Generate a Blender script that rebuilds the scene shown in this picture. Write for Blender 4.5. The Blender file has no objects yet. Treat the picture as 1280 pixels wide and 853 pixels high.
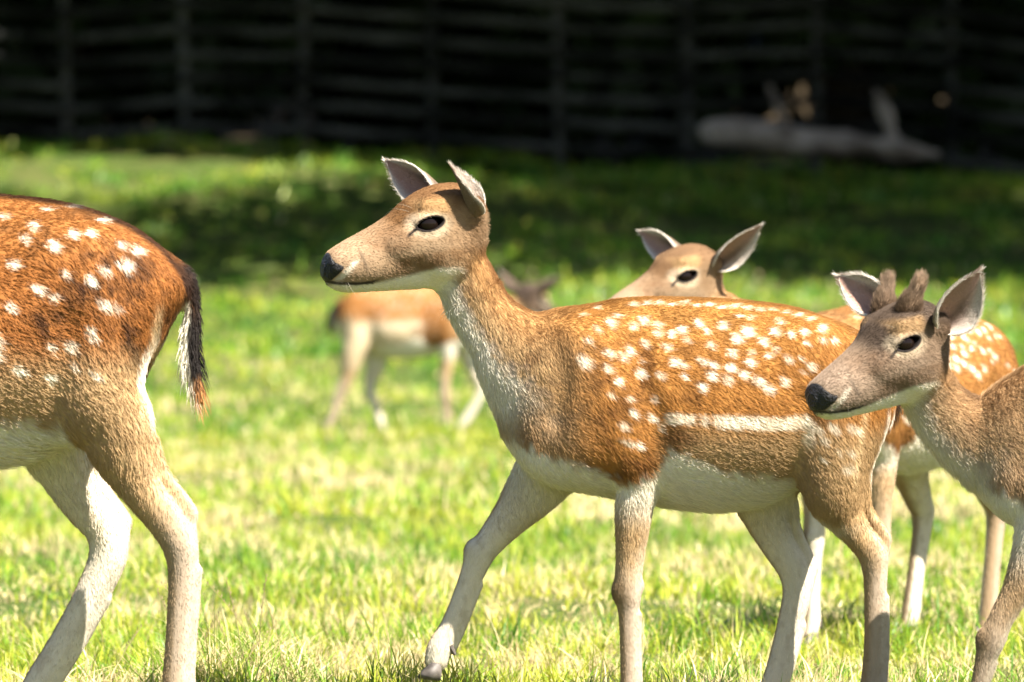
import bpy, math, time
import numpy as np
from mathutils import Vector, Matrix

T0 = time.time()
SC = bpy.context.scene
COL = SC.collection
rng = np.random.default_rng(7)

# ------------------------------------------------------------------ camera
CAM_D, CAM_H = 12.0, 0.94            # distance to the walking doe, height of the lens
FPX = 7344.0                          # focal length in photograph pixels (1280 wide)
cam = bpy.data.cameras.new('camera')
cam.sensor_width = 36.0
cam.lens = FPX / 1280.0 * 36.0
cam.clip_start = 0.5
cam.clip_end = 2000.0
cam.dof.use_dof = True
cam.dof.focus_distance = 11.95
cam.dof.aperture_fstop = 5.2
cam_o = bpy.data.objects.new('camera', cam)
COL.objects.link(cam_o)
PITCH = math.atan(96.5 / FPX)
cam_o.location = (0, -CAM_D, CAM_H)
cam_o.rotation_euler = (math.pi / 2 - PITCH, 0, 0)
SC.camera = cam_o

# ------------------------------------------------------------------ sky and sun
SUN_DIR = Vector((0.44, -0.40, 0.80)).normalized()     # towards the sun: right, a little behind the camera, high
world = bpy.data.worlds.new('World')
SC.world = world
world.use_nodes = True
wn = world.node_tree.nodes
bg = wn['Background']
sky = wn.new('ShaderNodeTexSky')
sky.sky_type = 'NISHITA'
sky.sun_disc = False
sky.sun_elevation = math.asin(SUN_DIR.z)
sky.sun_rotation = math.atan2(SUN_DIR.x, SUN_DIR.y)
world.node_tree.links.new(sky.outputs[0], bg.inputs[0])
bg.inputs[1].default_value = 0.052
sun = bpy.data.lights.new('sun', 'SUN')
sun.energy = 5.0
sun.angle = math.radians(0.5)
sun.color = (1.0, 0.95, 0.86)
sun_o = bpy.data.objects.new('sun', sun)
COL.objects.link(sun_o)
sun_o.rotation_euler = (-SUN_DIR).to_track_quat('-Z', 'Y').to_euler()
sun_o.location = (20, -10, 30)

SC.view_settings.view_transform = 'Standard'
SC.view_settings.look = 'None'
SC.view_settings.exposure = 2.05
SC.view_settings.gamma = 1.0
SC.view_settings.use_curve_mapping = False
SC.render.engine = 'CYCLES'
SC.cycles.max_bounces = 8
SC.cycles.diffuse_bounces = 4
SC.cycles.transmission_bounces = 4
SC.cycles.transparent_max_bounces = 8
SC.cycles.use_denoising = True
try:
    SC.cycles_curves.shape = 'RIBBONS'
except Exception:
    pass

# ------------------------------------------------------------------ small helpers
def tag(o, label=None, cat=None, group=None, kind=None):
    for k, v in (('label', label), ('category', cat), ('group', group), ('kind', kind)):
        if v is not None:
            o[k] = v
    return o

def link(o, parent=None):
    COL.objects.link(o)
    if parent is not None:
        o.parent = parent
    return o

def empty(name, loc=(0, 0, 0), rz=0.0, sc=1.0):
    o = bpy.data.objects.new(name, None)
    o.empty_display_size = 0.1
    o.location = loc
    o.rotation_euler = (0, 0, rz)
    o.scale = (sc, sc, sc)
    return link(o)

def np_mesh(name, verts, faces=None, quads=None, tris=None, smooth=True, colors=None, mats=(), matidx=None):
    """mesh from numpy arrays; quads (n,4) and / or tris (n,3)"""
    me = bpy.data.meshes.new(name)
    verts = np.asarray(verts, dtype=np.float32)
    me.vertices.add(len(verts))
    me.vertices.foreach_set('co', verts.ravel())
    loops, starts, tot = [], [], 0
    if quads is not None and len(quads):
        q = np.asarray(quads, dtype=np.int32)
        loops.append(q.ravel()); starts.append(np.arange(len(q), dtype=np.int32) * 4); tot = len(q) * 4
    if tris is not None and len(tris):
        t = np.asarray(tris, dtype=np.int32)
        loops.append(t.ravel()); starts.append(tot + np.arange(len(t), dtype=np.int32) * 3)
    loops = np.concatenate(loops); starts = np.concatenate(starts)
    me.loops.add(len(loops)); me.loops.foreach_set('vertex_index', loops)
    me.polygons.add(len(starts)); me.polygons.foreach_set('loop_start', starts)
    if matidx is not None:
        me.polygons.foreach_set('material_index', np.asarray(matidx, dtype=np.int32))
    me.polygons.foreach_set('use_smooth', np.full(len(starts), smooth, dtype=bool))
    if colors is not None:
        a = me.attributes.new('coat', 'FLOAT_COLOR', 'POINT')
        c = np.ones((len(verts), 4), dtype=np.float32); c[:, :3] = colors
        a.data.foreach_set('color', c.ravel())
    for m in mats:
        me.materials.append(m)
    me.update(calc_edges=True)
    me.validate()
    return me

def smoothstep(a, b, x):
    t = np.clip((x - a) / (b - a), 0, 1)
    return t * t * (3 - 2 * t)

def vnoise(p, seed=0):
    """3D value noise, p (n,3) -> 0..1"""
    p = np.asarray(p, dtype=np.float64)
    i = np.floor(p).astype(np.int64); f = p - i
    f = f * f * (3 - 2 * f)
    def h(a, b, c):
        n = (a * 374761393 + b * 668265263 + c * 2147483647 + seed * 974634541) & 0xffffffff
        n = ((n ^ (n >> 13)) * 1274126177) & 0xffffffff
        n = (n ^ (n >> 16)) & 0xffff
        return n / 65535.0
    r = 0
    for dx in (0, 1):
        for dy in (0, 1):
            for dz in (0, 1):
                w = (f[:, 0] if dx else 1 - f[:, 0]) * (f[:, 1] if dy else 1 - f[:, 1]) * (f[:, 2] if dz else 1 - f[:, 2])
                r = r + w * h(i[:, 0] + dx, i[:, 1] + dy, i[:, 2] + dz)
    return r

def norm(v):
    return v / np.maximum(np.linalg.norm(v, axis=-1, keepdims=True), 1e-9)

# ------------------------------------------------------------------ materials
def new_mat(name):
    m = bpy.data.materials.new(name); m.use_nodes = True
    nt = m.node_tree
    return m, nt, nt.nodes['Principled BSDF']

def plain(name, col, rough=0.6, spec=0.4, noise=None, nscale=8.0, bump=0.0):
    m, nt, b = new_mat(name)
    b.inputs['Base Color'].default_value = (*col, 1)
    b.inputs['Roughness'].default_value = rough
    b.inputs['Specular IOR Level'].default_value = spec
    if noise is not None:
        tc = nt.nodes.new('ShaderNodeTexCoord')
        n = nt.nodes.new('ShaderNodeTexNoise'); n.inputs['Scale'].default_value = nscale; n.inputs['Detail'].default_value = 6
        nt.links.new(tc.outputs['Object'], n.inputs['Vector'])
        r = nt.nodes.new('ShaderNodeValToRGB')
        r.color_ramp.elements[0].position = 0.35; r.color_ramp.elements[1].position = 0.65
        r.color_ramp.elements[0].color = (*col, 1); r.color_ramp.elements[1].color = (*noise, 1)
        nt.links.new(n.outputs['Fac'], r.inputs['Fac'])
        nt.links.new(r.outputs['Color'], b.inputs['Base Color'])
        if bump:
            bp = nt.nodes.new('ShaderNodeBump'); bp.inputs['Strength'].default_value = bump; bp.inputs['Distance'].default_value = 0.02
            nt.links.new(n.outputs['Fac'], bp.inputs['Height']); nt.links.new(bp.outputs['Normal'], b.inputs['Normal'])
    return m

def attr_mat(name, rough=0.6, spec=0.2, translucent=0.0):
    m, nt, b = new_mat(name)
    a = nt.nodes.new('ShaderNodeAttribute'); a.attribute_name = 'coat'
    nt.links.new(a.outputs['Color'], b.inputs['Base Color'])
    b.inputs['Roughness'].default_value = rough
    b.inputs['Specular IOR Level'].default_value = spec
    if translucent:
        t = nt.nodes.new('ShaderNodeBsdfTranslucent'); nt.links.new(a.outputs['Color'], t.inputs['Color'])
        mx = nt.nodes.new('ShaderNodeMixShader'); mx.inputs[0].default_value = translucent
        nt.links.new(b.outputs[0], mx.inputs[1]); nt.links.new(t.outputs[0], mx.inputs[2])
        nt.links.new(mx.outputs[0], nt.nodes['Material Output'].inputs['Surface'])
    return m

M_SKIN = attr_mat('coat_skin', 0.75, 0.1)
M_FUR = attr_mat('coat_fur', 0.6, 0.14, 0.15)
M_GRASS = attr_mat('grass_blade', 0.42, 0.35, 0.34)
M_LEAF = attr_mat('tree_leaf', 0.5, 0.25, 0.25)
M_EYE = plain('wet_eye', (0.007, 0.004, 0.003), 0.05, 0.16)
M_NOSE = plain('nose_leather', (0.010, 0.009, 0.009), 0.45, 0.25, (0.02, 0.018, 0.018), 160, 0.5)
M_HOOF = plain('hoof_horn', (0.045, 0.038, 0.033), 0.55, 0.3, (0.12, 0.10, 0.085), 40)
M_BARK = plain('bark', (0.035, 0.026, 0.018), 0.9, 0.1, (0.07, 0.055, 0.04), 5, 0.6)
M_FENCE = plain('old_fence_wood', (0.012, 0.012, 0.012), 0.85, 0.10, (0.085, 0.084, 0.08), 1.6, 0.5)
def random_tone(m, lo, hi):
    nt = m.node_tree; b = nt.nodes['Principled BSDF']; src = b.inputs['Base Color'].links[0].from_socket
    oi = nt.nodes.new('ShaderNodeObjectInfo'); mr = nt.nodes.new('ShaderNodeMapRange'); mr.inputs['To Min'].default_value = lo; mr.inputs['To Max'].default_value = hi
    mx = nt.nodes.new('ShaderNodeVectorMath'); mx.operation = 'SCALE'
    nt.links.new(oi.outputs['Random'], mr.inputs['Value']); nt.links.new(src, mx.inputs[0]); nt.links.new(mr.outputs[0], mx.inputs['Scale']); nt.links.new(mx.outputs[0], b.inputs['Base Color'])
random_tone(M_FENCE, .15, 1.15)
M_LOG = plain('weathered_log', (0.09, 0.068, 0.058), 0.85, 0.12, (0.34, 0.285, 0.26), 3.2, 0.9)

# ------------------------------------------------------------------ terrain
_wv = [(0.9, 0.35, 0.020, 0.4), (-0.5, 1.3, 0.016, 1.7), (2.1, -0.8, 0.012, 2.9), (1.2, 2.6, 0.010, 4.1), (3.7, 1.9, 0.007, 0.2), (-2.9, 4.4, 0.006, 5.0)]
def ground_z(x, y):
    x = np.asarray(x, float); y = np.asarray(y, float)
    d = y + CAM_D
    t = np.clip((d - 33.5) / 26.5, 0, 1)
    ramp = t * t * (1.6 - 0.6 * t)
    side = 1.98 - 0.035 * np.clip(x, -9, 9)
    z = side * ramp
    z = z + 0.16 * np.exp(-(((x + 2.2) / 2.2) ** 2 + ((d - 55) / 3.0) ** 2)) + 0.14 * np.exp(-(((x - 1.0) / 1.6) ** 2 + ((d - 57.0) / 2.5) ** 2))
    for kx, ky, a, ph in _wv:
        z = z + a * np.sin(kx * x + ky * y + ph) * smoothstep(0.6, 3.0, np.abs(y)) * (1 + 2.0 * smoothstep(25, 45, d))
    z = z + 0.07 * np.exp(-(((x + 0.17) / 0.24) ** 2 + ((y - 0.18) / 0.16) ** 2))       # hummock under the far forefoot
    z = z + 0.06 * np.exp(-(((x + 0.60) / 0.22) ** 2 + ((y - 0.9) / 0.35) ** 2))        # tussock
    sky_block = smoothstep(72, 110, d)  # rise added behind the wood to shut out sky and keep the background dark
    return z + 16 * sky_block

def axis_grid(lo, hi, fine_lo, fine_hi, step):
    out = list(np.arange(fine_lo, fine_hi + 1e-6, step)); s = step; p = fine_hi
    while p < hi:
        s *= 1.25; p = min(p + s, hi); out.append(p)
    s = step; p = fine_lo
    while p > lo:
        s *= 1.25; p = max(p - s, lo); out.insert(0, p)
    return np.array(out)

gx = axis_grid(-260, 260, -6, 6, 0.12)
gy = axis_grid(-60, 420, -3, 30, 0.12)
GX, GY = np.meshgrid(gx, gy, indexing='ij')
GZ = ground_z(GX, GY)
nx_, ny_ = GX.shape
idx = np.arange(nx_ * ny_).reshape(nx_, ny_)
gq = np.stack([idx[:-1, :-1], idx[1:, :-1], idx[1:, 1:], idx[:-1, 1:]], -1).reshape(-1, 4)
m, nt, b = new_mat('meadow_soil')
tc = nt.nodes.new('ShaderNodeTexCoord')
n1 = nt.nodes.new('ShaderNodeTexNoise'); n1.inputs['Scale'].default_value = 1.3; n1.inputs['Detail'].default_value = 8
n2 = nt.nodes.new('ShaderNodeTexNoise'); n2.inputs['Scale'].default_value = 22; n2.inputs['Detail'].default_value = 6
nt.links.new(tc.outputs['Object'], n1.inputs['Vector']); nt.links.new(tc.outputs['Object'], n2.inputs['Vector'])
r1 = nt.nodes.new('ShaderNodeValToRGB'); r1.color_ramp.elements[0].position = .35; r1.color_ramp.elements[1].position = .68
r1.color_ramp.elements[0].color = (0.045, 0.085, 0.016, 1); r1.color_ramp.elements[1].color = (0.12, 0.12, 0.04, 1)
nt.links.new(n1.outputs['Fac'], r1.inputs['Fac'])
mxr = nt.nodes.new('ShaderNodeMix'); mxr.data_type = 'RGBA'; mxr.blend_type = 'MULTIPLY'; mxr.inputs[0].default_value = 0.6
nt.links.new(r1.outputs['Color'], mxr.inputs[6]); nt.links.new(n2.outputs['Fac'], mxr.inputs[7])
nt.links.new(mxr.outputs[2], b.inputs['Base Color'])
b.inputs['Roughness'].default_value = 0.95; b.inputs['Specular IOR Level'].default_value = 0.05
M_SOIL = m
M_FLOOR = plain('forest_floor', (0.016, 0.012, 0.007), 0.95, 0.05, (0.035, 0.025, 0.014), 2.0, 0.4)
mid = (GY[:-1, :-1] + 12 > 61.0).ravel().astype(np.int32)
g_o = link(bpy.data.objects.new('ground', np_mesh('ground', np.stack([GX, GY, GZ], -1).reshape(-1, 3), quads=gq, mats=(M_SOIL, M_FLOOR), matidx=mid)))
tag(g_o, 'grassy meadow floor rising to a shaded bank under the wood', 'ground', kind='structure')

# ------------------------------------------------------------------ grass
def blades(x, y, h, w, lean, col, seed, nseg=2):
    r = np.random.default_rng(seed)
    n = len(x)
    az = r.uniform(0, 2 * np.pi, n)
    fz = r.uniform(0, 2 * np.pi, n)               # facing of the flat of the blade
    side = np.stack([np.cos(fz), np.sin(fz), np.zeros(n)], -1)
    ld = np.stack([np.cos(az), np.sin(az), np.zeros(n)], -1)
    base = np.stack([x, y, ground_z(x, y) - 0.004], -1)
    up = np.array([0, 0, 1.0])
    vs, cs = [], []
    tipc = 1.15
    for k in range(nseg):
        t = k / nseg
        c = base + up * (h * t * (1 - 0.35 * lean * t))[:, None] + ld * (h * lean * t ** 1.8)[:, None]
        ww = (w * (1 - 0.45 * t))[:, None] * 0.5
        vs += [c - side * ww, c + side * ww]
        f = 0.92 + 0.16 * t
        cs += [col * f, col * f]
    vs.append(base + up * (h * (1 - 0.35 * lean))[:, None] + ld * (h * lean)[:, None]); cs.append(col * tipc)
    V = np.stack(vs, 1); C = np.stack(cs, 1)
    m_ = 2 * nseg + 1
    o = np.arange(n)[:, None] * m_
    quads = np.concatenate([o + np.array([[2 * k, 2 * k + 1, 2 * k + 3, 2 * k + 2]]) for k in range(nseg - 1)]) if nseg > 1 else np.zeros((0, 4), int)
    tris = o + np.array([[2 * nseg - 2, 2 * nseg - 1, 2 * nseg]])
    return V.reshape(-1, 3), C.reshape(-1, 3), quads, tris

G_DARK = np.array([0.050, 0.160, 0.010]); G_MID = np.array([0.165, 0.285, 0.020]); G_YEL = np.array([0.41, 0.415, 0.042]); G_STRAW = np.array([0.66, 0.53, 0.27])

def grass_zone(d0, d1, margin, dens, h0, w0, seed, nseg, straw=0.42, lush=0.0):
    r = np.random.default_rng(seed)
    hw = lambda d: d * 640 / FPX + margin
    area = (hw(d0) + hw(d1)) * (d1 - d0)
    n = int(area * dens)
    d = r.uniform(d0, d1, n); keep = r.uniform(0, hw(d1), n) < hw(d); d = d[keep]
    x = r.uniform(-1, 1, len(d)) * hw(d); y = d - CAM_D
    P = np.stack([x, y, np.zeros(len(x))], -1)
    pa = vnoise(P * 3.2, 1) * 0.4 + vnoise(P * 11.0, 2) * 0.6       # patches
    pb = vnoise(P * 1.3 + 9, 3) * 0.45 + vnoise(P * 6.3, 4) * 0.55
    keep = r.uniform(0, 1, len(x)) < 0.45 + 0.8 * pa
    x, y, pa, pb = x[keep], y[keep], pa[keep], pb[keep]
    n = len(x)
    h = h0 * (0.22 + 1.25 * smoothstep(.30, .80, pa)) * r.lognormal(0, 0.30, n)
    u = r.uniform(0, 1, n)
    t = np.clip(pb * 1.6 - 0.05 - .35 * smoothstep(.55, .8, pa) - .5 * lush + r.normal(0, 0.22, n), 0, 1)[:, None]
    col = np.where(t < .5, G_DARK + (G_MID - G_DARK) * t * 2, G_MID + (G_YEL - G_MID) * (t * 2 - 1))
    st = (u < straw * (0.3 + 1.9 * smoothstep(.42, .75, vnoise(P[keep] * 2.0 + 31, 5) * .6 + vnoise(P[keep] * 6 + 3, 8) * .4)))
    col[st] = G_STRAW * r.uniform(0.7, 1.15, (st.sum(), 1)) * np.array([1, 1, 1])
    h[st] *= 0.85
    w = w0 * r.uniform(0.6, 1.4, n)
    lean = np.clip(r.gamma(2.2, 0.27, n), 0.05, 1.5)
    return blades(x, y, h, w, lean, col, seed + 1, nseg)

zones = [grass_zone(10.2, 14.5, 0.75, 8600, 0.060, 0.0036, 11, 3),
         grass_zone(14.5, 20.5, 0.9, 3300, 0.060, 0.0055, 21, 2),
         grass_zone(20.5, 31.0, 2.4, 1150, 0.065, 0.011, 31, 2),
         grass_zone(31.0, 40.0, 4.0, 520, 0.075, 0.019, 41, 1, 0.25, .25),
         grass_zone(40.0, 60.5, 6.0, 300, 0.08, 0.030, 51, 1, 0.03, .45)]
def join_parts(parts):
    vs, cs, qs, ts, o = [], [], [], [], 0
    for V, C, q, t in parts:
        vs.append(V); cs.append(C); qs.append(q + o); ts.append(t + o); o += len(V)
    return np.concatenate(vs), np.concatenate(cs), np.concatenate(qs), np.concatenate(ts)
V, C, q, t = join_parts(zones)
grass = link(bpy.data.objects.new('grass', np_mesh('grass', V, quads=q, tris=t, colors=C, mats=(M_GRASS,), smooth=False)))
tag(grass, 'short sunlit pasture grass mixed with dry straw blades', 'grass', kind='stuff')
print('grass', len(V), time.time() - T0)

# long dry tussock left of the doe, with thin seed stems
def tussock(name, cx, cy, rad, n, h0, label, seed, stems=10):
    r = np.random.default_rng(seed)
    a = r.uniform(0, 2 * np.pi, n); rr = rad * np.sqrt(r.uniform(0, 1, n))
    x = cx + rr * np.cos(a); y = cy + rr * np.sin(a) * 1.3
    h = h0 * r.lognormal(0, 0.28, n) * (1.1 - 0.5 * rr / rad)
    st = r.uniform(0, 1, n) < 0.5
    col = np.where(st[:, None], G_STRAW * r.uniform(.75, 1.2, (n, 1)), G_MID * r.uniform(.6, 1.3, (n, 1)))
    parts = [blades(x, y, h, r.uniform(0.0022, 0.004, n), np.clip(r.gamma(3, .28, n), .1, 1.6), col, seed + 1, 3)]
    # seed stems: three-sided thin rods with small spikelets
    vs, cs, ts = [], [], []
    k = 0
    for i in range(stems):
        bx, by = cx + r.normal(0, rad * .55), cy + r.normal(0, rad * .5)
        z0 = float(ground_z(bx, by)); L = r.uniform(.13, .24)
        lx, ly = r.normal(0, .35), r.normal(0, .2)
        pts = [np.array([bx + lx * L * t ** 1.7, by + ly * L * t, z0 + L * t]) for t in np.linspace(0, 1, 9)]
        c = (G_STRAW * r.uniform(.45, .85))
        for p0, p1 in zip(pts[:-1], pts[1:]):
            for dd in (np.array([.0009, 0, 0]), np.array([0, .0009, 0])):
                vs += [p0 - dd, p0 + dd, p1 + dd, p1 - dd]; cs += [c] * 4
                ts += [(k, k + 1, k + 2), (k, k + 2, k + 3)]; k += 4
        for t in np.linspace(.62, 1, 9):
            p = pts[0] * 0 + np.array([bx + lx * L * t ** 1.7, by + ly * L * t, z0 + L * t])
            sgn = r.choice([-1, 1])
            vs += [p, p + np.array([.0035 * sgn, .001, .004]), p + np.array([.001 * sgn, 0, .010])]; cs += [c * .9] * 3
            ts += [(k, k + 1, k + 2)]; k += 3
    if vs:
        parts.append((np.array(vs), np.array(cs), np.zeros((0, 4), int), np.array(ts)))
    V, C, q, t = join_parts(parts)
    o = link(bpy.data.objects.new(name, np_mesh(name, V, quads=q, tris=t, colors=C, mats=(M_GRASS,), smooth=False)))
    return tag(o, label, 'grass tuft', kind='stuff')
tussock('grass_tussock', -0.60, 0.75, 0.22, 1500, 0.105, 'long dry grass tuft with thin seed stems left of the walking doe', 71, 13)

# ------------------------------------------------------------------ shape building: signed distances on a grid
def catmull(P, n):
    P = np.asarray(P, float)
    if len(P) < 3:
        t = np.linspace(0, 1, n + 1)[:, None]; return P[0] * (1 - t) + P[1] * t, np.linspace(0, 1, n + 1)
    Q = np.vstack([2 * P[0] - P[1], P, 2 * P[-1] - P[-2]])
    out, us = [], []
    for i in range(len(P) - 1):
        p0, p1, p2, p3 = Q[i], Q[i + 1], Q[i + 2], Q[i + 3]
        for k in range(n):
            t = k / n
            out.append(0.5 * (2 * p1 + (p2 - p0) * t + (2 * p0 - 5 * p1 + 4 * p2 - p3) * t * t + (3 * p1 - p0 - 3 * p2 + p3) * t ** 3)); us.append(i + t)
    out.append(P[-1]); us.append(len(P) - 1)
    return np.array(out), np.array(us)

class Chain:
    """tapered smooth tube; rows (x, y_down, w, r) in template pixels; squash = lateral thickness / height"""
    def __init__(s, rows, n=4, squash=1.0, side=(0, 1, 0), raw=False):
        R = np.asarray(rows, float)
        P = R[:, :3] if raw else np.stack([R[:, 0], -R[:, 2], -R[:, 1]], -1)
        A, u = catmull(np.column_stack([P, R[:, 3]]), n)
        s.P, s.r, s.u = A[:, :3], np.maximum(A[:, 3], R[:, 3].min() * .5), u / max(len(R) - 1, 1)
        s.k, s.side = squash, np.asarray(side, float)
        s.lo = (s.P - s.r[:, None]).min(0); s.hi = (s.P + s.r[:, None]).max(0)
    def seg(s, i, X, Y, Z):
        a, b = s.P[i], s.P[i + 1]; ab = b - a
        dx, dy, dz = X - np.float32(a[0]), Y - np.float32(a[1]), Z - np.float32(a[2])
        t = np.clip((dx * np.float32(ab[0]) + dy * np.float32(ab[1]) + dz * np.float32(ab[2])) * np.float32(1 / max(ab @ ab, 1e-9)), 0, 1)
        dx = dx - t * np.float32(ab[0]); dy = dy - t * np.float32(ab[1]); dz = dz - t * np.float32(ab[2])
        d2 = dx * dx + dy * dy + dz * dz
        if s.k != 1.0:
            e = np.float32(1 / s.k - 1)
            lat = dx * np.float32(s.side[0]) + dy * np.float32(s.side[1]) + dz * np.float32(s.side[2])
            d2 = d2 + lat * lat * (2 * e + e * e)
        return np.sqrt(d2) - (np.float32(s.r[i]) + np.float32(s.r[i + 1] - s.r[i]) * t), t
    def grid(s, ax, m_):
        """on the axes of a grid box; each piece only near itself"""
        D = np.full([len(a) for a in ax], 60.0 if m_ > 1 else 9.0, np.float32)
        for i in range(len(s.P) - 1):
            rr = max(s.r[i], s.r[i + 1]) + m_
            lo = np.minimum(s.P[i], s.P[i + 1]) - rr; hi = np.maximum(s.P[i], s.P[i + 1]) + rr
            sl = tuple(slice(np.searchsorted(ax[k], lo[k]), np.searchsorted(ax[k], hi[k])) for k in range(3))
            if any(q.stop <= q.start for q in sl):
                continue
            d, _ = s.seg(i, ax[0][sl[0]].astype(np.float32)[:, None, None], ax[1][sl[1]].astype(np.float32)[None, :, None], ax[2][sl[2]].astype(np.float32)[None, None, :])
            D[sl] = np.minimum(D[sl], d)
        return D
    def __call__(s, p, want_u=False):
        """at points (n,3); far points get a large distance"""
        p = np.asarray(p, np.float32).reshape(-1, 3)
        best = np.full(len(p), 90.0, np.float32); bu = np.zeros(len(p), np.float32)
        near = np.nonzero(np.all((p > s.lo - 45) & (p < s.hi + 45), axis=1))[0]
        if len(near):
            X, Y, Z = p[near, 0], p[near, 1], p[near, 2]; b_ = best[near]; u_ = bu[near]
            for i in range(len(s.P) - 1):
                d, t = s.seg(i, X, Y, Z)
                w_ = d < b_
                u_ = np.where(w_, s.u[i] + (s.u[i + 1] - s.u[i]) * t, u_); b_ = np.minimum(b_, d)
            best[near] = b_; bu[near] = u_
        return (best, bu) if want_u else best

class Loft:
    """body of elliptical sections along x; rows (x, top, bottom, half_width, egg, power)"""
    def __init__(s, rows):
        R = np.asarray(rows, float)
        A, _ = catmull(R, 8)
        o = np.argsort(A[:, 0]); s.A = A[o]
        s.lo = np.array([R[:, 0].min(), -R[:, 3].max(), -R[:, 2].max()]); s.hi = np.array([R[:, 0].max(), R[:, 3].max(), -R[:, 1].min()])
    def __call__(s, p):
        x, w, y = p[..., 0], p[..., 1], -p[..., 2]
        xc = np.clip(x, s.A[0, 0], s.A[-1, 0])
        top, bot, hw, egg = (np.interp(xc, s.A[:, 0], s.A[:, k]) for k in (1, 2, 3, 4))
        yc = (top + bot) / 2; ry = (bot - top) / 2
        v = (y - yc) / ry
        rw = hw * (1 + egg * np.clip(v, -1, 1))
        dy = y - yc
        k0 = np.sqrt((dy / ry) ** 2 + (w / rw) ** 2); k1 = np.sqrt((dy / ry ** 2) ** 2 + (w / rw ** 2) ** 2)
        d = k0 * (k0 - 1) / np.maximum(k1, 1e-6)
        dx = x - xc
        return np.where(dx != 0, np.sqrt(dx * dx + np.maximum(d, 0) ** 2) + np.minimum(d, 0) * (dx == 0), d)

class Ball:
    def __init__(s, c, r):
        s.c = np.array([c[0], -c[2], -c[1]], float); s.r = np.array([r[0], r[2], r[1]], float)
        s.lo = s.c - s.r; s.hi = s.c + s.r
    def __call__(s, p):
        q = (p - s.c); k0 = np.sqrt(((q / s.r) ** 2).sum(-1)); k1 = np.sqrt(((q / s.r ** 2) ** 2).sum(-1))
        return k0 * (k0 - 1) / np.maximum(k1, 1e-6)

def smin(a, b, k):
    h = np.maximum(k - np.abs(a - b), 0) / k
    return np.minimum(a, b) - h * h * k * 0.25

def smax(a, b, k):
    return -smin(-a, -b, k)

def grid_field(prims, lo, hi, h):
    """prims: (shape, k, mode) with mode '+', '-' ; returns the field and its origin"""
    n = np.ceil((hi - lo) / h).astype(int) + 1
    ax = [lo[i] + h * np.arange(n[i]) for i in range(3)]
    F = np.full(n, 60.0 if h > 1 else 9.0, np.float32)
    for shape, k, mode in prims:
        m_ = k + 3 * h
        i0 = np.clip(np.floor((shape.lo - m_ - lo) / h).astype(int), 0, n); i1 = np.clip(np.ceil((shape.hi + m_ - lo) / h).astype(int) + 1, 0, n)
        if np.any(i1 - i0 < 1):
            continue
        sl = tuple(slice(i0[i], i1[i]) for i in range(3))
        sub = [ax[i][sl[i]] for i in range(3)]
        if hasattr(shape, 'grid'):
            d = shape.grid(sub, m_)
        else:
            d = shape(np.stack(np.meshgrid(*sub, indexing='ij'), -1).astype(np.float32))
        F[sl] = smin(F[sl], d, k) if mode == '+' else smax(F[sl], -d, k)
    return F, ax

def surface_nets(F, lo, h):
    S = F < 0
    c = [S[dx:S.shape[0] - 1 + dx, dy:S.shape[1] - 1 + dy, dz:S.shape[2] - 1 + dz] for dx in (0, 1) for dy in (0, 1) for dz in (0, 1)]
    cnt = sum(a.astype(np.int8) for a in c)
    act = (cnt > 0) & (cnt < 8)
    I = np.argwhere(act)
    vid = np.full(act.shape, -1, dtype=np.int64); vid[act] = np.arange(len(I))
    corners = np.array([(dx, dy, dz) for dx in (0, 1) for dy in (0, 1) for dz in (0, 1)])
    val = np.stack([F[I[:, 0] + a, I[:, 1] + b, I[:, 2] + e] for a, b, e in corners], -1)
    acc = np.zeros((len(I), 3)); num = np.zeros(len(I))
    for i in range(8):
        for j in range(i + 1, 8):
            if np.abs(corners[i] - corners[j]).sum() != 1:
                continue
            a, b_ = val[:, i], val[:, j]
            cr = (a < 0) != (b_ < 0)
            t = np.where(cr, a / np.where(cr, a - b_, 1), 0)
            acc += np.where(cr[:, None], corners[i] + t[:, None] * (corners[j] - corners[i]), 0); num += cr
    Vv = lo + h * (I + acc / num[:, None])
    quads = []
    for ax in range(3):
        s0 = [slice(None)] * 3; s1 = [slice(None)] * 3
        s0[ax] = slice(0, -1); s1[ax] = slice(1, None)
        a, b_ = S[tuple(s0)], S[tuple(s1)]
        E = np.argwhere(a != b_)
        o1, o2 = [(1, 2), (2, 0), (0, 1)][ax]
        ok = (E[:, o1] > 0) & (E[:, o2] > 0) & (E[:, o1] < S.shape[o1] - 1) & (E[:, o2] < S.shape[o2] - 1)
        E = E[ok]
        d1 = np.zeros(3, int); d1[o1] = 1; d2 = np.zeros(3, int); d2[o2] = 1
        qv = [vid[tuple((E - d1 * u1 - d2 * u2).T)] for u1, u2 in ((1, 1), (0, 1), (0, 0), (1, 0))]
        q_ = np.stack(qv, -1)
        inside = a[tuple(E.T)]
        q_[~inside] = q_[~inside][:, ::-1]
        quads.append(q_)
    return Vv, np.concatenate(quads)

def vert_normals(V, Q):
    n = np.cross(V[Q[:, 2]] - V[Q[:, 0]], V[Q[:, 3]] - V[Q[:, 1]])
    N = np.zeros_like(V)
    for k in range(4):
        np.add.at(N, Q[:, k], n)
    return norm(N)

# ------------------------------------------------------------------ deer
PX = 1.0 / 612.0
def T(x, y, w=0.0):
    return np.array([x, -w, -y], float)

def to_m(P):
    """template pixels -> metres in the deer's own space (origin on the ground under the belly)"""
    return (P + np.array([-870.0, 0.0, 905.0])) * PX

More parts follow.
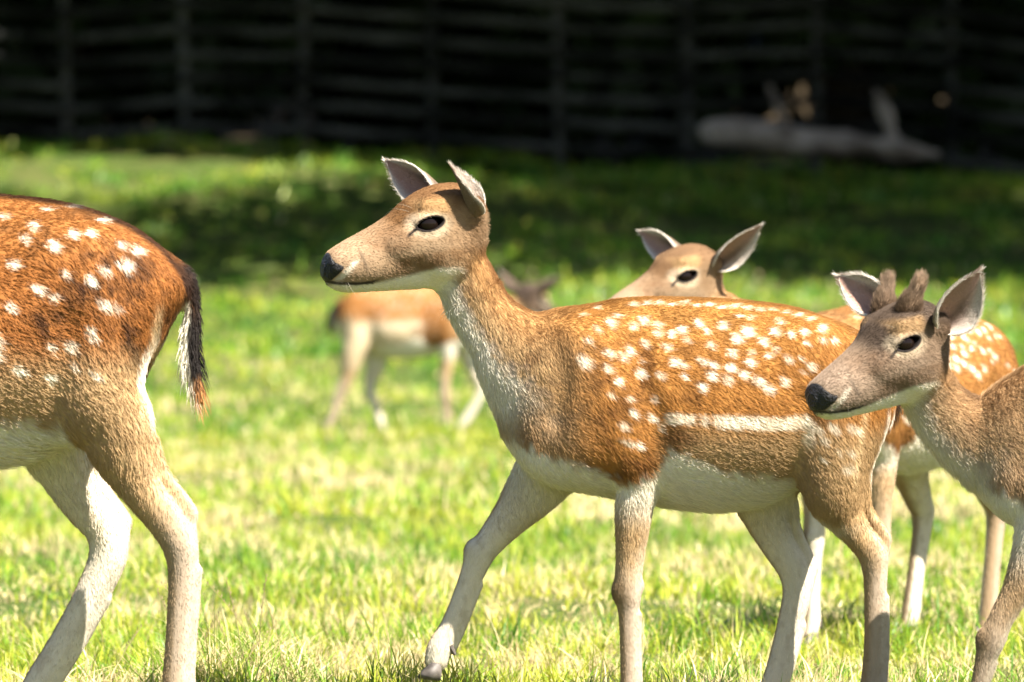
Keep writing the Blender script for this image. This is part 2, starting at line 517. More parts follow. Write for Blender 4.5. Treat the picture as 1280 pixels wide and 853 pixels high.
TORSO = [(628, 492, 545, 16, 0, 2), (642, 460, 568, 38, 0, 2), (662, 424, 590, 56, .05, 2), (690, 397, 604, 68, .05, 2), (720, 387, 612, 76, .06, 2), (760, 376, 619, 83, .10, 2),
         (800, 372, 626, 90, .12, 2), (850, 372, 634, 97, .13, 2), (900, 374, 637, 101, .12, 2), (950, 378, 630, 101, .08, 2), (990, 384, 612, 97, .02, 2),
         (1020, 393, 590, 92, -.02, 2), (1048, 405, 572, 84, -.05, 2), (1075, 423, 556, 72, -.05, 2), (1096, 447, 545, 54, 0, 2), (1110, 478, 530, 30, 0, 2)]
HEAD = [(405, 328, 346, 9, 0, 2), (412, 315, 356, 20, 0, 2), (428, 304, 364, 26, .0, 2), (450, 292, 365, 28, .0, 2), (470, 281, 364, 30, .02, 2), (490, 268, 363, 34, -.02, 2), (508, 252, 362, 39, -.10, 2),
        (528, 239, 361, 45, -.16, 2), (550, 231, 357, 48, -.18, 2), (575, 229, 346, 46, -.16, 2), (598, 238, 326, 38, -.1, 2), (613, 256, 304, 20, 0, 2)]

HAUNCH = [(1000, 440, 58, 26), (1048, 468, 42, 52), (1052, 530, 44, 50), (1040, 580, 48, 40)]
SPOTS = [(726,393),(745,385),(770,394),(745,410),(761,403),(790,407),(803,400),(729,450,8),(759,441),(757,459),(733,425),(776,446),(785,437),(803,428),(820,417),(829,433),(799,449),(797,465),(841,451),(852,456),
 (822,467),(852,470),(785,497),(790,514),(816,496),(812,520),(778,530),(762,491),(771,475),(785,551),(796,554),(775,547),(824,533),(801,396),(821,406),(836,417),(849,412),(854,424),(870,403),(885,430),(900,407),(917,423),
 (931,414,7),(921,394),(936,396),(911,440),(874,451),(888,454),(910,458),(840,451),(831,433),(874,482),(885,468),(933,451),(935,440),(955,444),(966,436),(965,414),(984,417),(980,447),(997,446),(1003,427),(1000,414),
 (1023,423),(1039,423),(975,474),(998,463),(944,475),(956,484),(970,402),(1023,409),(1009,456),(815,495),(1037,531,7),(1058,533),(1067,535),(1016,533),(1024,546),(1051,583,7),(1061,581),(1042,562),(1058,563),(1023,572),
 (790,380),(806,378),(822,379),(838,380),(853,378),(868,381),(884,380),(900,383),(915,382),(930,384),(946,386),(962,387),(978,390),(994,393),(1008,398),(1040,470),(1060,480),(1030,495),(1060,505),(880,412),(950,426),(905,472),(925,466)]

def coat_color(dr, P, N):
    """linear colour, fur length (px) and fur direction at points P (template px) with outward normals N"""
    x, w, y = P[:, 0], -P[:, 1], -P[:, 2]
    tone = dr['tone']
    nz = vnoise(P / 26.0, 5); nf = vnoise(P / 7.0, 6)
    ruf = np.array(tone['ruf']); tan = np.array(tone['tan']); white = np.array([0.73, 0.66, 0.53]); pale = np.array([0.36, 0.275, 0.195])
    dark = np.array(tone['dark'])
    n = len(P)
    def mixc(c, t, m_):
        return c + (np.asarray(t) - c) * np.clip(m_, 0, 1)[:, None]
    # ---------- torso
    c = np.tile(ruf, (n, 1))
    c = mixc(c, dark, tone.get('mottle', .5) * smoothstep(.45, .8, vnoise(P / tone.get('blotch', 26.0), 5) * .65 + nf * .35))
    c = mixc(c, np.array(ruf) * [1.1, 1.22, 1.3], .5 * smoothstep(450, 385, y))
    c = mixc(c, np.array(tone.get('flank', tone['tan'])), smoothstep(505, 560, y + 10 * (nz - .5) + tone.get('flank_up', 0)) * smoothstep(805, 850, x))
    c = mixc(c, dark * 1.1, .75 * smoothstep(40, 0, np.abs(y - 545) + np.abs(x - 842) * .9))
    c = mixc(c, tan * .85, .7 * smoothstep(760, 690, x) * smoothstep(400, 440, y))
    # belly
    by = np.interp(x, [640, 700, 780, 812, 835, 900, 985, 1010, 1050, 1110], [548, 572, 600, 590, 560, 588, 597, 640, 660, 640])
    c = mixc(c, white, smoothstep(-7, 9, y - by + 14 * (nf - .5)))
    c = mixc(c, white * [.98, .96, .9], smoothstep(652, 640, x) * smoothstep(470, 520, y) * .3)
    # spots
    sp = np.zeros(n)
    lst = dr.get('spots', SPOTS)
    jx = (vnoise(P / 4.0, 9) - .5) * 5.5; jy = (vnoise(P / 4.0 + 50, 10) - .5) * 5.5
    for s_ in lst:
        r_ = (s_[2] if len(s_) > 2 else 5.6) * (.70 + .38 * ((s_[0] * 13 + s_[1] * 29) % 11) / 10)
        dx, dy = x + jx - s_[0], y + jy - s_[1]
        a_ = dx * .80 + dy * .60; b_ = -dx * .60 + dy * .80
        if s_[1] < 400:
            a_, b_ = dx, dy * 2.0
        sp = np.maximum(sp, smoothstep(1.55, .45, np.sqrt((a_ / (r_ * 1.12)) ** 2 + (b_ / (r_ * .86)) ** 2)) * (.55 + .45 * ((s_[0] * 7 + s_[1] * 3) % 5) / 4))
    ln = smoothstep(9.5, 4.5, np.abs(y + jy - np.interp(x, [826, 870, 960, 1003], [520, 523, 527, 525])) * np.where(x < 884, 1.0, .85)) * smoothstep(824, 832, x) * smoothstep(tone.get('line_end', 1006) + 4, tone.get('line_end', 1006) - 4, x)
    ln = ln * (1 - .8 * smoothstep(7, 3, np.abs(x - 867))) * (1 - .8 * smoothstep(6, 2, np.abs(x - 883)))
    ln2 = smoothstep(9, 4, np.abs(x + jx - 1004)) * smoothstep(518, 524, y) * smoothstep(562, 545, y) * (tone.get('line_end', 1006) > 1000)
    st = np.maximum(np.maximum(sp, ln * (.55 + .6 * nf)), ln2 * .7 * (.4 + .8 * nf)) * tone.get('spot', 1.0)
    c = mixc(c, [.76, .68, .54], st * smoothstep(365, 375, y))
    # rump: pale line and white rear edge
    rl = smoothstep(6, 2, np.abs(x - np.interp(y, [470, 600], [1082, 1062]))) * smoothstep(470, 500, y) * smoothstep(610, 590, y)
    c = mixc(c, [.62, .46, .26], rl * .55)
    c = mixc(c, [.76, .70, .58], smoothstep(.86, .97, N[:, 0]) * smoothstep(500, 525, y) * smoothstep(620, 560, y))
    topy = np.interp(x, [t_[0] for t_ in TORSO], [t_[1] for t_ in TORSO])
    c = mixc(c, dark * .55, smoothstep(5, 1, y - topy) * tone.get('dorsal', .4))
    ct = c
    Lt = 8.2 + 8 * smoothstep(575, 635, y); Dt = np.stack([np.ones(n), np.zeros(n), np.full(n, -.42)], -1)
    Dt[:, 2] -= .8 * smoothstep(980, 1060, x) + .5 * smoothstep(740, 660, x)
    # ---------- neck
    dn, un = dr['neck'](P, True)
    axis = dr['neck_axis']
    fr = dr['neck_front'](P, un)          # -1 nape .. 1 throat
    c = np.tile(tan * tone.get('neck', 1.0), (n, 1))
    c = mixc(c, ruf * .95, .55 * smoothstep(.1, -.5, fr))
    c = mixc(c, dark * .9, .75 * smoothstep(-.78, -.95, fr))
    c = mixc(c, white * .93, smoothstep(.15, .60, fr + .35 * (nf - .5)) * smoothstep(.02, .30, un) * (1 - .25 * smoothstep(.8, 1., un)) * tone.get('throat', 1.0))
    c = mixc(c, white * .98, smoothstep(.55, .8, fr) * tone.get('throat', 1.0))
    c = mixc(c, dark, .5 * smoothstep(.52, .8, nf) * (fr < .45))
    cn = c
    Ln = np.full(n, 8.5) + 6 * smoothstep(.3, 1, fr); Dn = np.tile(axis, (n, 1)); Dn[:, 2] -= .25
    # ---------- head (template head coordinates)
    H = dr['to_head'](P); hx, hw, hy = H[:, 0], -H[:, 1], -H[:, 2]
    ht = np.array(tone['head'])
    c = np.tile(ht, (n, 1))
    c = mixc(c, ht * [1.12, 1.16, 1.25], smoothstep(480, 420, hx) * .5)
    c = mixc(c, np.array(tone['brow']), .85 * smoothstep(30 * tone.get('browk', 1), 12 * tone.get('browk', 1), hy - np.interp(hx, [440, 500, 530, 600], [300, 258, 240, 238])) * smoothstep(455, 500, hx))
    c = mixc(c, np.array(tone['brow']) * .8, .6 * smoothstep(24, 8, np.hypot((hx - 500), (hy - 268) * 1.2)))
    c = mixc(c, [.60, .48, .33], .8 * tone.get('ring', 1) * smoothstep(27, 16, np.hypot((hx - 530) * .8, (hy - 281) * 1.3)))
    c = mixc(c, [.5, .30, .13], .45 * smoothstep(14, 6, np.abs(hy - 258 - (hx - 540) * -.1)) * smoothstep(28, 12, np.abs(hx - 535)))
    c = mixc(c, white * 1.05, smoothstep(-3, 5, hy - np.interp(hx, [400, 418, 440, 470, 480, 500, 540, 575, 600], [352, 352, 355, 352, 350, 345, 334, 334, 345])))
    c = mixc(c, white * .9, .7 * smoothstep(6, 2, np.abs((hx - 443) + (hy - 322) * .85)) * smoothstep(322, 330, hy) * smoothstep(352, 348, hy))
    c = mixc(c, [.02, .015, .012], smoothstep(2.6, 1.0, np.abs(hy - np.interp(hx, [405, 420, 445, 462, 474], [351, 353.8, 354.3, 352.5, 348]))) * smoothstep(476, 462, hx) * .92)
    c = mixc(c, [.03, .025, .02], .5 * smoothstep(3.0, 1.0, np.abs(hx - 449 - (hy - 325) * .35)) * smoothstep(16, 8, np.abs(hy - 326)))  # shaded crease by the nostril, drawn in dark colour only
    ck = tone.get('cheek', .6)
    c = mixc(c, ht * [.62, .52, .42], ck * smoothstep(16, 5, np.abs(hy - np.interp(hx, [460, 500, 550, 590], [338, 333, 322, 316]))) * smoothstep(470, 505, hx) * (.5 + nf))  # jaw shadow painted in as a brown band
    c = mixc(c, ht * [.72, .64, .56], ck * smoothstep(40, 14, np.hypot(hx - 575, (hy - 285) * .9)) * (.4 + .8 * nz))
    c = mixc(c, ht * [.60, .50, .42], ck * smoothstep(26, 10, np.hypot((hx - 480) * .6, (hy - 300) * 1.1)) * (.4 + .8 * nf))
    c = mixc(c, [.03, .02, .012], .7 * ck * smoothstep(3, 1, np.abs(hx - 584 - 4 * np.sin(hy * .3))) * smoothstep(16, 9, np.abs(hy - 322)))  # shade of the crease behind the jaw, painted as a dark line
    ex, ey = hx - EYE[0], hy - EYE[1]
    er = np.hypot((ex * .966 - ey * .26) / 19.0, (ex * .26 + ey * .966) / 10.0)
    c = mixc(c, [.012, .009, .008], smoothstep(1.06, .94, er) * (np.abs(hw) > 20))
    tear = smoothstep(3.6, 1.4, np.abs((hy - 288) + (hx - 512) * .85)) * smoothstep(500, 505, hx) * smoothstep(524, 518, hx)
    c = mixc(c, [.015, .011, .01], tear * (np.abs(hw) > 18))
    ch = c
    Lh = 4.6 + 4.5 * smoothstep(560, 610, hx)
    Lh = Lh * np.where((er < 1.0) & (np.abs(hw) > 20), 0, 1) * np.where(((hx - 437) + (hy - 322) * .85 < 0) & (hy > 319 + .02 * hw ** 2) & (hy < 352), 0, 1)
    Dh = np.tile(dr['head_R'] @ np.array([1, 0, -.25]), (n, 1))
    # ---------- tail
    dl_t, ut = dr['tail'](P, True)
    back = dr['tail_out'](P, ut)
    c = np.tile(np.array([.016, .012, .010]), (n, 1))
    c = mixc(c, [.45, .2, .07], smoothstep(.78, .92, ut))
    c = mixc(c, [.74, .68, .55], smoothstep(-.15, -.5, back) * smoothstep(1., .8, ut))
    c = mixc(c, ruf * .8, smoothstep(.14, .02, ut))
    ctl = c; Ltl = 9 + 15 * smoothstep(.2, .9, ut); Dtl = np.tile([.12, 0, -1.0], (n, 1))
    # ---------- legs
    groups = [(np.minimum(dr['torso'](P), 1e9) , ct, Lt, Dt), (dn, cn, Ln, Dn), (dr['head_f'](P), ch, Lh, Dh), (dl_t, ctl, Ltl, Dtl)]
    for lg in dr['legs']:
        d_, u_ = lg['chain'](P, True)
        inner = -np.sign(lg['w']) * N[:, 1] * -1
        inner = np.sign(lg['w']) * N[:, 1]        # > 0 on the side facing the other leg
        c = ct.copy()
        lt = tan * 1.08 * [1, 1.02, 1.05]
        low = np.tile(pale * tone.get('low', 1.0), (n, 1))
        c = mixc(c, lt, smoothstep(lg['u0'] - .08, lg['u0'] + .10, u_))
        c = mixc(c, low, smoothstep(lg['u0'] + .10, lg['u0'] + .32, u_ + .06 * (nf - .5)))
        # darker stripe down the front, pale inside
        front = -N[:, 0]
        c = mixc(c, tan * .75, .75 * smoothstep(.1, .8, front) * smoothstep(lg['u0'] + .1, lg['u0'] + .3, u_))
        c = mixc(c, tan * .45, .85 * smoothstep(.06, .015, np.abs(u_ - lg['uk'])) * smoothstep(-.3, .6, front) * lg.get('knee', 1))
        c = mixc(c, white * [.96, .95, .93], .75 * smoothstep(.0, .6, inner) * smoothstep(lg['u0'] - .25, lg['u0'] - .05, u_))
        c = mixc(c, white * .9, .3 * smoothstep(.2, .8, -front) * smoothstep(lg['u0'], lg['u0'] + .2, u_))
        c = mixc(c, tan * .6, .22 * smoothstep(.62, .85, nf) * smoothstep(lg['u0'], lg['u0'] + .2, u_))
        L = 9 - 4.5 * smoothstep(lg['u0'], lg['u0'] + .25, u_)
        D = np.tile([.22, 0, -1.0], (n, 1)); D[:, 0] += .5 * smoothstep(lg['u0'], lg['u0'] - .2, u_)
        groups.append((d_ + 5.0 * smoothstep(.22, .0, u_), c, L, D))
    D_ = np.stack([g[0] for g in groups], -1)
    W = np.exp(-(D_ - D_.min(-1, keepdims=True)) / 5.0); W /= W.sum(-1, keepdims=True)
    colr = sum(W[:, i:i + 1] * groups[i][1] for i in range(len(groups)))
    leng = sum(W[:, i] * groups[i][2] for i in range(len(groups)))
    dire = sum(W[:, i:i + 1] * groups[i][3] for i in range(len(groups)))
    # bare skin where the head says so
    isH = W[:, 2] > .5
    leng = np.where(isH, np.minimum(leng, Lh), leng)
    return np.clip(colr, .004, .85), leng, dire

EYE = (531, 280)
EYE_W = 30.5     # lateral place of the eyeball centre
EYE_R = 16.6

def rot(yaw, pitch, roll):
    return np.array(Matrix.Rotation(yaw, 3, 'Z') @ Matrix.Rotation(-pitch, 3, 'Y') @ Matrix.Rotation(roll, 3, 'X'))

class Almond:
    """opening between the eyelids, cut from outside"""
    def __init__(s, sgn):
        s.sgn = sgn
        s.lo = np.array([EYE[0] - 24, -EYE_W - 32 if sgn > 0 else EYE_W - 4, -EYE[1] - 18.]); s.hi = np.array([EYE[0] + 24, -EYE_W + 4 if sgn > 0 else EYE_W + 32, -EYE[1] + 18.])
    def __call__(s, p):
        ex, ey = p[..., 0] - EYE[0], -p[..., 2] - EYE[1]
        a = ex * .966 - ey * .26; b = ex * .26 + ey * .966
        R_ = 22.0; off = 14.4
        d = np.maximum(np.hypot(a, b + off) - R_, np.hypot(a, b - off) - R_)
        depth = (EYE_W - 2) - (-p[..., 1] * s.sgn)
        return np.maximum(d, depth)

def tube_rows(pts):
    return pts

def ear_mesh(base, d, nrm, L, W, seed):
    """cupped leaf-shaped ear with thickness; returns verts, quads, colours, inner flag"""
    d = d / np.linalg.norm(d); nrm = nrm - d * (nrm @ d); nrm /= np.linalg.norm(nrm); s = np.cross(nrm, d)
    ns, nt_ = 30, 21
    S = np.linspace(0, 1, ns); Tt = np.linspace(-1, 1, nt_)
    out = []
    for layer in (0, 1):
        for si in S:
            wid = W * np.interp(si, [0, .12, .30, .48, .64, .78, .90, .96, 1], [.50, .70, .96, 1.0, .86, .60, .30, .15, .02])
            curl = np.interp(si, [0, .2, .45, .75, 1], [2.5, 1.9, 1.35, .95, .7])
            rad = wid / math.sin(min(curl, math.pi / 2))
            bend = -9.0 * si * si * (L / 92.0)
            for ti in Tt:
                a = curl * ti
                rr = rad + (2.4 * (1 - .75 * abs(ti) ** 3) * (1 - .5 * si) if layer else 0)
                out.append(base + d * (L * si * (1 - .05 * abs(ti) ** 2)) + s * (rr * math.sin(a)) + nrm * (rad - rr * math.cos(a) + bend))
    V = np.array(out)
    n0 = ns * nt_
    g = np.arange(n0).reshape(ns, nt_)
    qi = np.stack([g[:-1, :-1], g[:-1, 1:], g[1:, 1:], g[1:, :-1]], -1).reshape(-1, 4)
    qo = qi[:, ::-1] + n0
    rim = []
    edge = list(g[:, 0]) + list(g[-1, 1:]) + list(g[::-1, -1][1:])
    for a, b in zip(edge[:-1], edge[1:]):
        rim.append((a, a + n0, b + n0, b)[::-1])
    Q = np.concatenate([qi, qo, np.array(rim)])
    sv = np.tile(np.repeat(S, nt_), 2); tv = np.tile(np.tile(Tt, ns), 2); lay = np.repeat([0, 1], n0)
    return V, Q, sv, tv, lay, d

def fur_object(name, roots, normals, flow, length, cols, parent, seed, width, lift=.38, npts=4):
    r = np.random.default_rng(seed)
    n = len(roots)
    q_ = roots / PX
    wob = np.stack([vnoise(q_ / 9.0 + 17 * k, 20 + k) - .5 for k in range(3)], -1) * .30 + np.stack([vnoise(q_ / 38.0 + 7 * k, 30 + k) - .5 for k in range(3)], -1) * .6
    flow = norm(flow) + wob
    fl = flow - normals * (flow * normals).sum(-1, keepdims=True)
    fl = norm(fl + r.normal(0, .16, (n, 3)) * np.linalg.norm(fl, axis=-1, keepdims=True))
    fl = fl - normals * (fl * normals).sum(-1, keepdims=True); fl = norm(fl)
    lift_ = np.clip(lift * (.45 + .55 * np.clip((length / PX - 4) / 8, 0, 1)) + r.normal(0, .09, n), .06, .9)[:, None]
    L = (length * r.uniform(.65, 1.2, n))[:, None]
    P = np.zeros((n, npts, 3), np.float32)
    d0 = norm(fl + normals * lift_ * 1.5); d1 = norm(fl + normals * lift_ * .35)
    pos = roots - normals * 0.0008
    P[:, 0] = pos
    for k in range(1, npts):
        t = (k - .5) / (npts - 1)
        pos = pos + (d0 * (1 - t) + d1 * t) * L / (npts - 1)
        P[:, k] = pos
    cv = bpy.data.hair_curves.new(name)
    cv.add_curves([npts] * n)
    cv.attributes['position'].data.foreach_set('vector', P.reshape(-1))
    rad = np.tile(np.interp(np.linspace(0, 1, npts), [0, .5, 1], [1, .85, .12]), (n, 1)) * (width * .5 * r.uniform(.7, 1.3, (n, 1)) * np.clip(.55 + length / PX / 22, .6, 1.1)[:, None])
    ra = cv.attributes.get('radius') or cv.attributes.new('radius', 'FLOAT', 'POINT')
    ra.data.foreach_set('value', rad.astype(np.float32).ravel())
    ca = cv.attributes.new('coat', 'FLOAT_COLOR', 'CURVE')
    c4 = np.ones((n, 4), np.float32); c4[:, :3] = np.clip(cols * r.lognormal(0, .13, (n, 1)), .003, .9)
    ca.data.foreach_set('color', c4.ravel())
    cv.materials.append(M_FUR)
    o = link(bpy.data.objects.new(name, cv), parent)
    return o

def hoof_mesh():
    vs, fs = [], []
    for sg in (-1, 1):
        o = len(vs)
        prof = [(-18, 0), (-14, 8), (0, 24), (10, 22), (13, 10), (12, 0)]      # side view, toe to the left (px)
        for (px, pz) in prof:
            ww = 8.5 * (.45 + .55 * min(1, (px + 18) / 14)) * (1 - .006 * pz)
            for e in (0, 1):
                vs.append((px, sg * (1.2 + (2 * ww * e)) , pz))
        k = len(prof)
        for i in range(k):
            j = (i + 1) % k
            f = (o + 2 * i, o + 2 * i + 1, o + 2 * j + 1, o + 2 * j)
            fs.append(f)
        fs.append(tuple(o + 2 * i for i in range(k)))
        fs.append(tuple(o + 2 * i + 1 for i in range(k)))
    me = bpy.data.meshes.new('hoof'); me.from_pydata([tuple(c * PX for c in v) for v in vs], [], fs)
    me.update()
    import bmesh
    bm = bmesh.new(); bm.from_mesh(me); bmesh.ops.recalc_face_normals(bm, faces=bm.faces)
    bmesh.ops.bevel(bm, geom=list(bm.edges), offset=.0025, segments=2, affect='EDGES'); bm.to_mesh(me); bm.free()
    for p in me.polygons:
        p.use_smooth = True
    me.materials.append(M_HOOF)
    return me
HOOF = hoof_mesh()

def dew_mesh():
    import bmesh
    bm = bmesh.new()
    for sg in (-1, 1):
        bmesh.ops.create_cone(bm, cap_ends=True, segments=8, radius1=.0085, radius2=.003, depth=.022, matrix=Matrix.Translation((0, sg * .012, 0)) @ Matrix.Rotation(2.6, 4, 'Y'))
    me = bpy.data.meshes.new('dewclaw'); bm.to_mesh(me); bm.free(); me.materials.append(M_HOOF)
    return me
DEW = dew_mesh()
EYE_ME = None
def eye_mesh():
    import bmesh
    bm = bmesh.new(); bmesh.ops.create_uvsphere(bm, u_segments=32, v_segments=20, radius=EYE_R * PX)
    me = bpy.data.meshes.new('eye'); bm.to_mesh(me); bm.free()
    for p in me.polygons:
        p.use_smooth = True
    me.materials.append(M_EYE)
    return me
EYE_ME = eye_mesh()

def build_deer(spec):
    t0 = time.time()
    name = spec['name']
    root = empty(name, spec['loc'], spec.get('yaw', 0.0), spec['size'])
    tag(root, spec['label'], 'deer', 'fallow deer herd on the meadow')
    root['part_note'] = ''
    del root['part_note']
    dr = dict(tone=spec['tone'])
    if 'spots' in spec:
        dr['spots'] = spec['spots']
    # head frame
    hs = spec.get('head_size', 1.0)
    R = rot(*spec['head_rot'])
    nose_off = hs * (R @ (T(408, 335) - T(600, 290)))
    nt_ = spec['nose']                                   # template px target (x, y) of the nose tip
    anchor = T(nt_[0], nt_[1]) - nose_off
    anchor[1] = -spec.get('head_w', 0.0)
    O = T(600, 290)
    h2t = lambda q: anchor + hs * ((q - O) @ R.T)
    t2h = lambda p: O + ((p - anchor) @ R) / hs
    dr['to_head'] = t2h; dr['head_R'] = R
    # neck
    att = h2t(T(572, 318)[None])[0]; att2 = h2t(T(592, 296)[None])[0]
    rows = [(*h2t(T(556, 306)[None])[0], 30 * hs), (*att, 35 * hs)] + [(*T(a, b_, c_), r_) for a, b_, c_, r_ in spec['neck']] + [(*T(712, 482), 88)]
    neck = Chain(rows, n=5, squash=.80, raw=True)
    dr['neck'] = neck
    ax = norm((T(700, 470) - att)[None])[0]; dr['neck_axis'] = ax
    fdir = np.array([-1.0, 0, -.9]); fdir = fdir - ax * (fdir @ ax); fdir /= np.linalg.norm(fdir)
    def neck_front(P, u):
        cx = np.stack([np.interp(u, neck.u, neck.P[:, i]) for i in range(3)], -1); rr = np.interp(u, neck.u, neck.r)
        return ((P - cx) @ fdir) / rr
    dr['neck_front'] = neck_front
    torso = Loft(spec.get('torso', TORSO)); head = Loft(HEAD)
    dr['torso'] = torso
    dr['head_f'] = lambda P: hs * head(t2h(P))
    tail = Chain(spec['tail'], n=4, squash=.8)
    dr['tail'] = tail
    def tail_out(P, u):
        cx = np.stack([np.interp(u, tail.u, tail.P[:, i]) for i in range(3)], -1); rr = np.interp(u, tail.u, tail.r)
        return ((P - cx)[:, 0]) / rr
    dr['tail_out'] = tail_out
    dr['legs'] = []
    for lg in spec['legs']:
        ch = Chain(lg['rows'], n=4, squash=1.0)
        n_ = len(lg['rows']) - 1
        dr['legs'].append(dict(chain=ch, w=lg['rows'][3][2], u0=lg['low'] / n_, uk=lg['knee'] / n_, knee=0 if lg['hind'] else 1))
    # ---- body field
    prims = [(torso, 8, '+')]
    for sg in (1, -1):
        prims += [(Chain([(735, 440, 46 * sg, 30), (752, 490, 54 * sg, 40), (735, 545, 54 * sg, 44), (700, 560, 44 * sg, 36)], squash=.8), 40, '+'),   # shoulder
                  (Chain([(a_, b_, c_ * sg, d_) for a_, b_, c_, d_ in spec.get('haunch', HAUNCH)], squash=.75), 36, '+')]   # haunch
    for sg in (1, -1):
        prims += [(Chain([(800, 470, 98 * sg, 5), (818, 520, 103 * sg, 9), (822, 570, 100 * sg, 9), (812, 605, 92 * sg, 6)]), 22, '-'),
                  (Chain([(1000, 500, 103 * sg, 6), (994, 545, 104 * sg, 9), (990, 590, 92 * sg, 8)]), 20, '-'),
                  (Chain([(690, 430, 78 * sg, 6), (700, 470, 86 * sg, 9), (690, 520, 84 * sg, 6)]), 22, '-')]
    for lg in dr['legs']:
        prims.append((lg['chain'], 14, '+'))
    for lg in spec['legs']:
        rw = lg['rows']; kn = lg['knee']
        ten = [(a_ + r_ * .78, b_, c_, r_ * .55) for a_, b_, c_, r_ in rw[kn + 1:-1]]
        if len(ten) > 2:
            prims.append((Chain(ten, n=3), 2, '+'))
        a_, b_, c_, r_ = rw[kn]
        if not lg['hind']:
            prims += [(Ball((a_ - r_ * .35, b_ - 2, c_), (r_ * .85, r_ * 1.1, r_ * .8)), 4, '+'), (Ball((a_ + r_ * .65, b_ - r_ * .5, c_), (r_ * .55, r_ * .7, r_ * .5)), 3, '+')]
        for ext in lg.get('extra', []):
            prims.append((Chain(ext, n=3), 3, '+'))
    prims.append((tail, 8, '+'))
    # cut of the neck between the coarse body and the fine head
    cutp = neck.P[int(len(neck.P) * .36)]; cutn = -norm((neck.P[int(len(neck.P) * .45)] - neck.P[int(len(neck.P) * .28)])[None])[0]   # towards the head
    class CutNeck:
        lo, hi = neck.lo, neck.hi
        def grid(s, ax, m_):
            pl = (ax[0][:, None, None] - cutp[0]) * cutn[0] + (ax[1][None, :, None] - cutp[1]) * cutn[1] + (ax[2][None, None, :] - cutp[2]) * cutn[2]
            return np.maximum(neck.grid(ax, m_), pl.astype(np.float32) - 9)
    prims.insert(1, (CutNeck(), 30, '+'))
    h = spec.get('res', 3.2)
    lo = np.min([p[0].lo for p in prims], 0) - 10; hi = np.max([p[0].hi for p in prims], 0) + 10
    F, axs = grid_field(prims, lo, hi, h)
    V1, Q1 = surface_nets(F, lo, h)
    # ---- head field in head coordinates
    inv = lambda ch: Chain([(*t2h(p[None])[0], r_ / hs) for p, r_ in zip(ch.P, ch.r)], n=1, squash=.80, side=R[1], raw=True)
    nk = inv(neck)
    hp = [(head, 4, '+')]
    for sg in (1, -1):
        hp += [(Ball((546, 256, 36 * sg), (22, 10, 7.5)), 22, '+'),              # brow
               (Ball((514, 306, 30 * sg), (30, 14, 9)), 16, '+'),              # cheekbone
               (Ball((558, 318, 30 * sg), (26, 24, 13)), 20, '+'),             # jaw muscle
               (Ball((588, 262, 36 * sg), (15, 16, 12)), 12, '+'),             # ear base
               (Ball((424, 330, 17 * sg), (14, 12, 8)), 8, '+'),               # nostril wing
               (Ball((455, 328, 20 * sg), (30, 16, 8)), 14, '+'),
               (Ball((EYE[0], EYE[1], EYE_W * sg), (EYE_R + 4.5, EYE_R + 1.2, EYE_R + 2.8)), 5, '+'),
               (Almond(sg), 1.5, '-')]
        hp.append((Chain([(407, 351.5, 6 * sg, 1.5), (414, 353.5, 19 * sg, 1.5), (430, 354.5, 27 * sg, 1.5), (450, 354, 30 * sg, 1.4), (464, 352, 32 * sg, 1.2), (473, 348.5, 33 * sg, .9)], n=4), 1.2, '-'))
        hp.append((Chain([(409, 337, 9 * sg, 2.8), (414, 331, 16 * sg, 4.2), (424, 329, 24 * sg, 3.0)], n=3), 1.5, '-'))
    hcut_p = t2h(cutp[None])[0]; hcut_n = R.T @ cutn
    hlo = np.minimum(head.lo, hcut_p - 60) - 12; hhi = np.maximum(head.hi, hcut_p + 60) + 12
    hp.insert(1, (nk, 22, '+'))
    hh = spec.get('head_res', 1.45)
    FH, axh = grid_field(hp, hlo, hhi, hh)
    p = np.stack(np.meshgrid(*axh, indexing='ij'), -1).astype(np.float32)
    cutf = -((p - hcut_p) @ hcut_n)
    FH2 = np.maximum(FH, cutf)
    V2h, Q2 = surface_nets(FH2, hlo, hh)
    # nose pad as its own part
    pad = smax(((p[..., 0] - 437) + (-p[..., 2] - 322) * .85) / 1.31, (315 + .02 * p[..., 1] ** 2) + p[..., 2], 6)
    FN = smax(FH - 1.2, pad, 3)
    FN = np.maximum(FN, -p[..., 2] - 350.5)
    FN = np.maximum(FN, -(FH + 7))
    VN, QN = surface_nets(FN, hlo, hh)
    V2 = h2t(V2h)
    # ---- ears
    Vs, Qs, off = [V1, V2], [Q1, Q2 + len(V1)], len(V1) + len(V2)
    earinfo = []
    for e in spec['ears']:
        base = h2t(T(*e['base'])[None])[0]; d = R @ T(*e['dir']) ; nn = R @ T(*e['open'])
        Ve, Qe, sv, tv, lay, dd = ear_mesh(base, d, nn, e.get('L', 92) * hs, e.get('W', 25) * hs, 1)
        Vs.append(Ve); Qs.append(Qe + off); earinfo.append((off, len(Ve), sv, tv, lay, dd)); off += len(Ve)
    V = np.concatenate(Vs); Q = np.concatenate(Qs)
    N = vert_normals(V, Q)
    col, ln, di = coat_color(dr, V, N)
    et = np.array(spec['tone'].get('ear', (.19, .135, .09)))
    for o_, n_, sv, tv, lay, dd in earinfo:
        sl = slice(o_, o_ + n_)
        rim = smoothstep(.84, .99, np.maximum(np.abs(tv), (sv - .5) * 2 * .98))
        ci = np.array([.36, .22, .17]) + (np.array([.50, .43, .36]) - [.36, .22, .17]) * smoothstep(.3, .8, np.abs(tv - .12))[:, None] * .9
        ci = ci + (np.array([.10, .075, .055]) - ci) * (smoothstep(.3, .0, np.abs(tv + .25)) * smoothstep(.75, .3, sv) * .75)[:, None]
        co = np.tile(et, (n_, 1))
        c = np.where(lay[:, None] == 0, ci, co)
        c = c + (np.array([.72, .66, .57]) - c) * (rim * .85)[:, None]
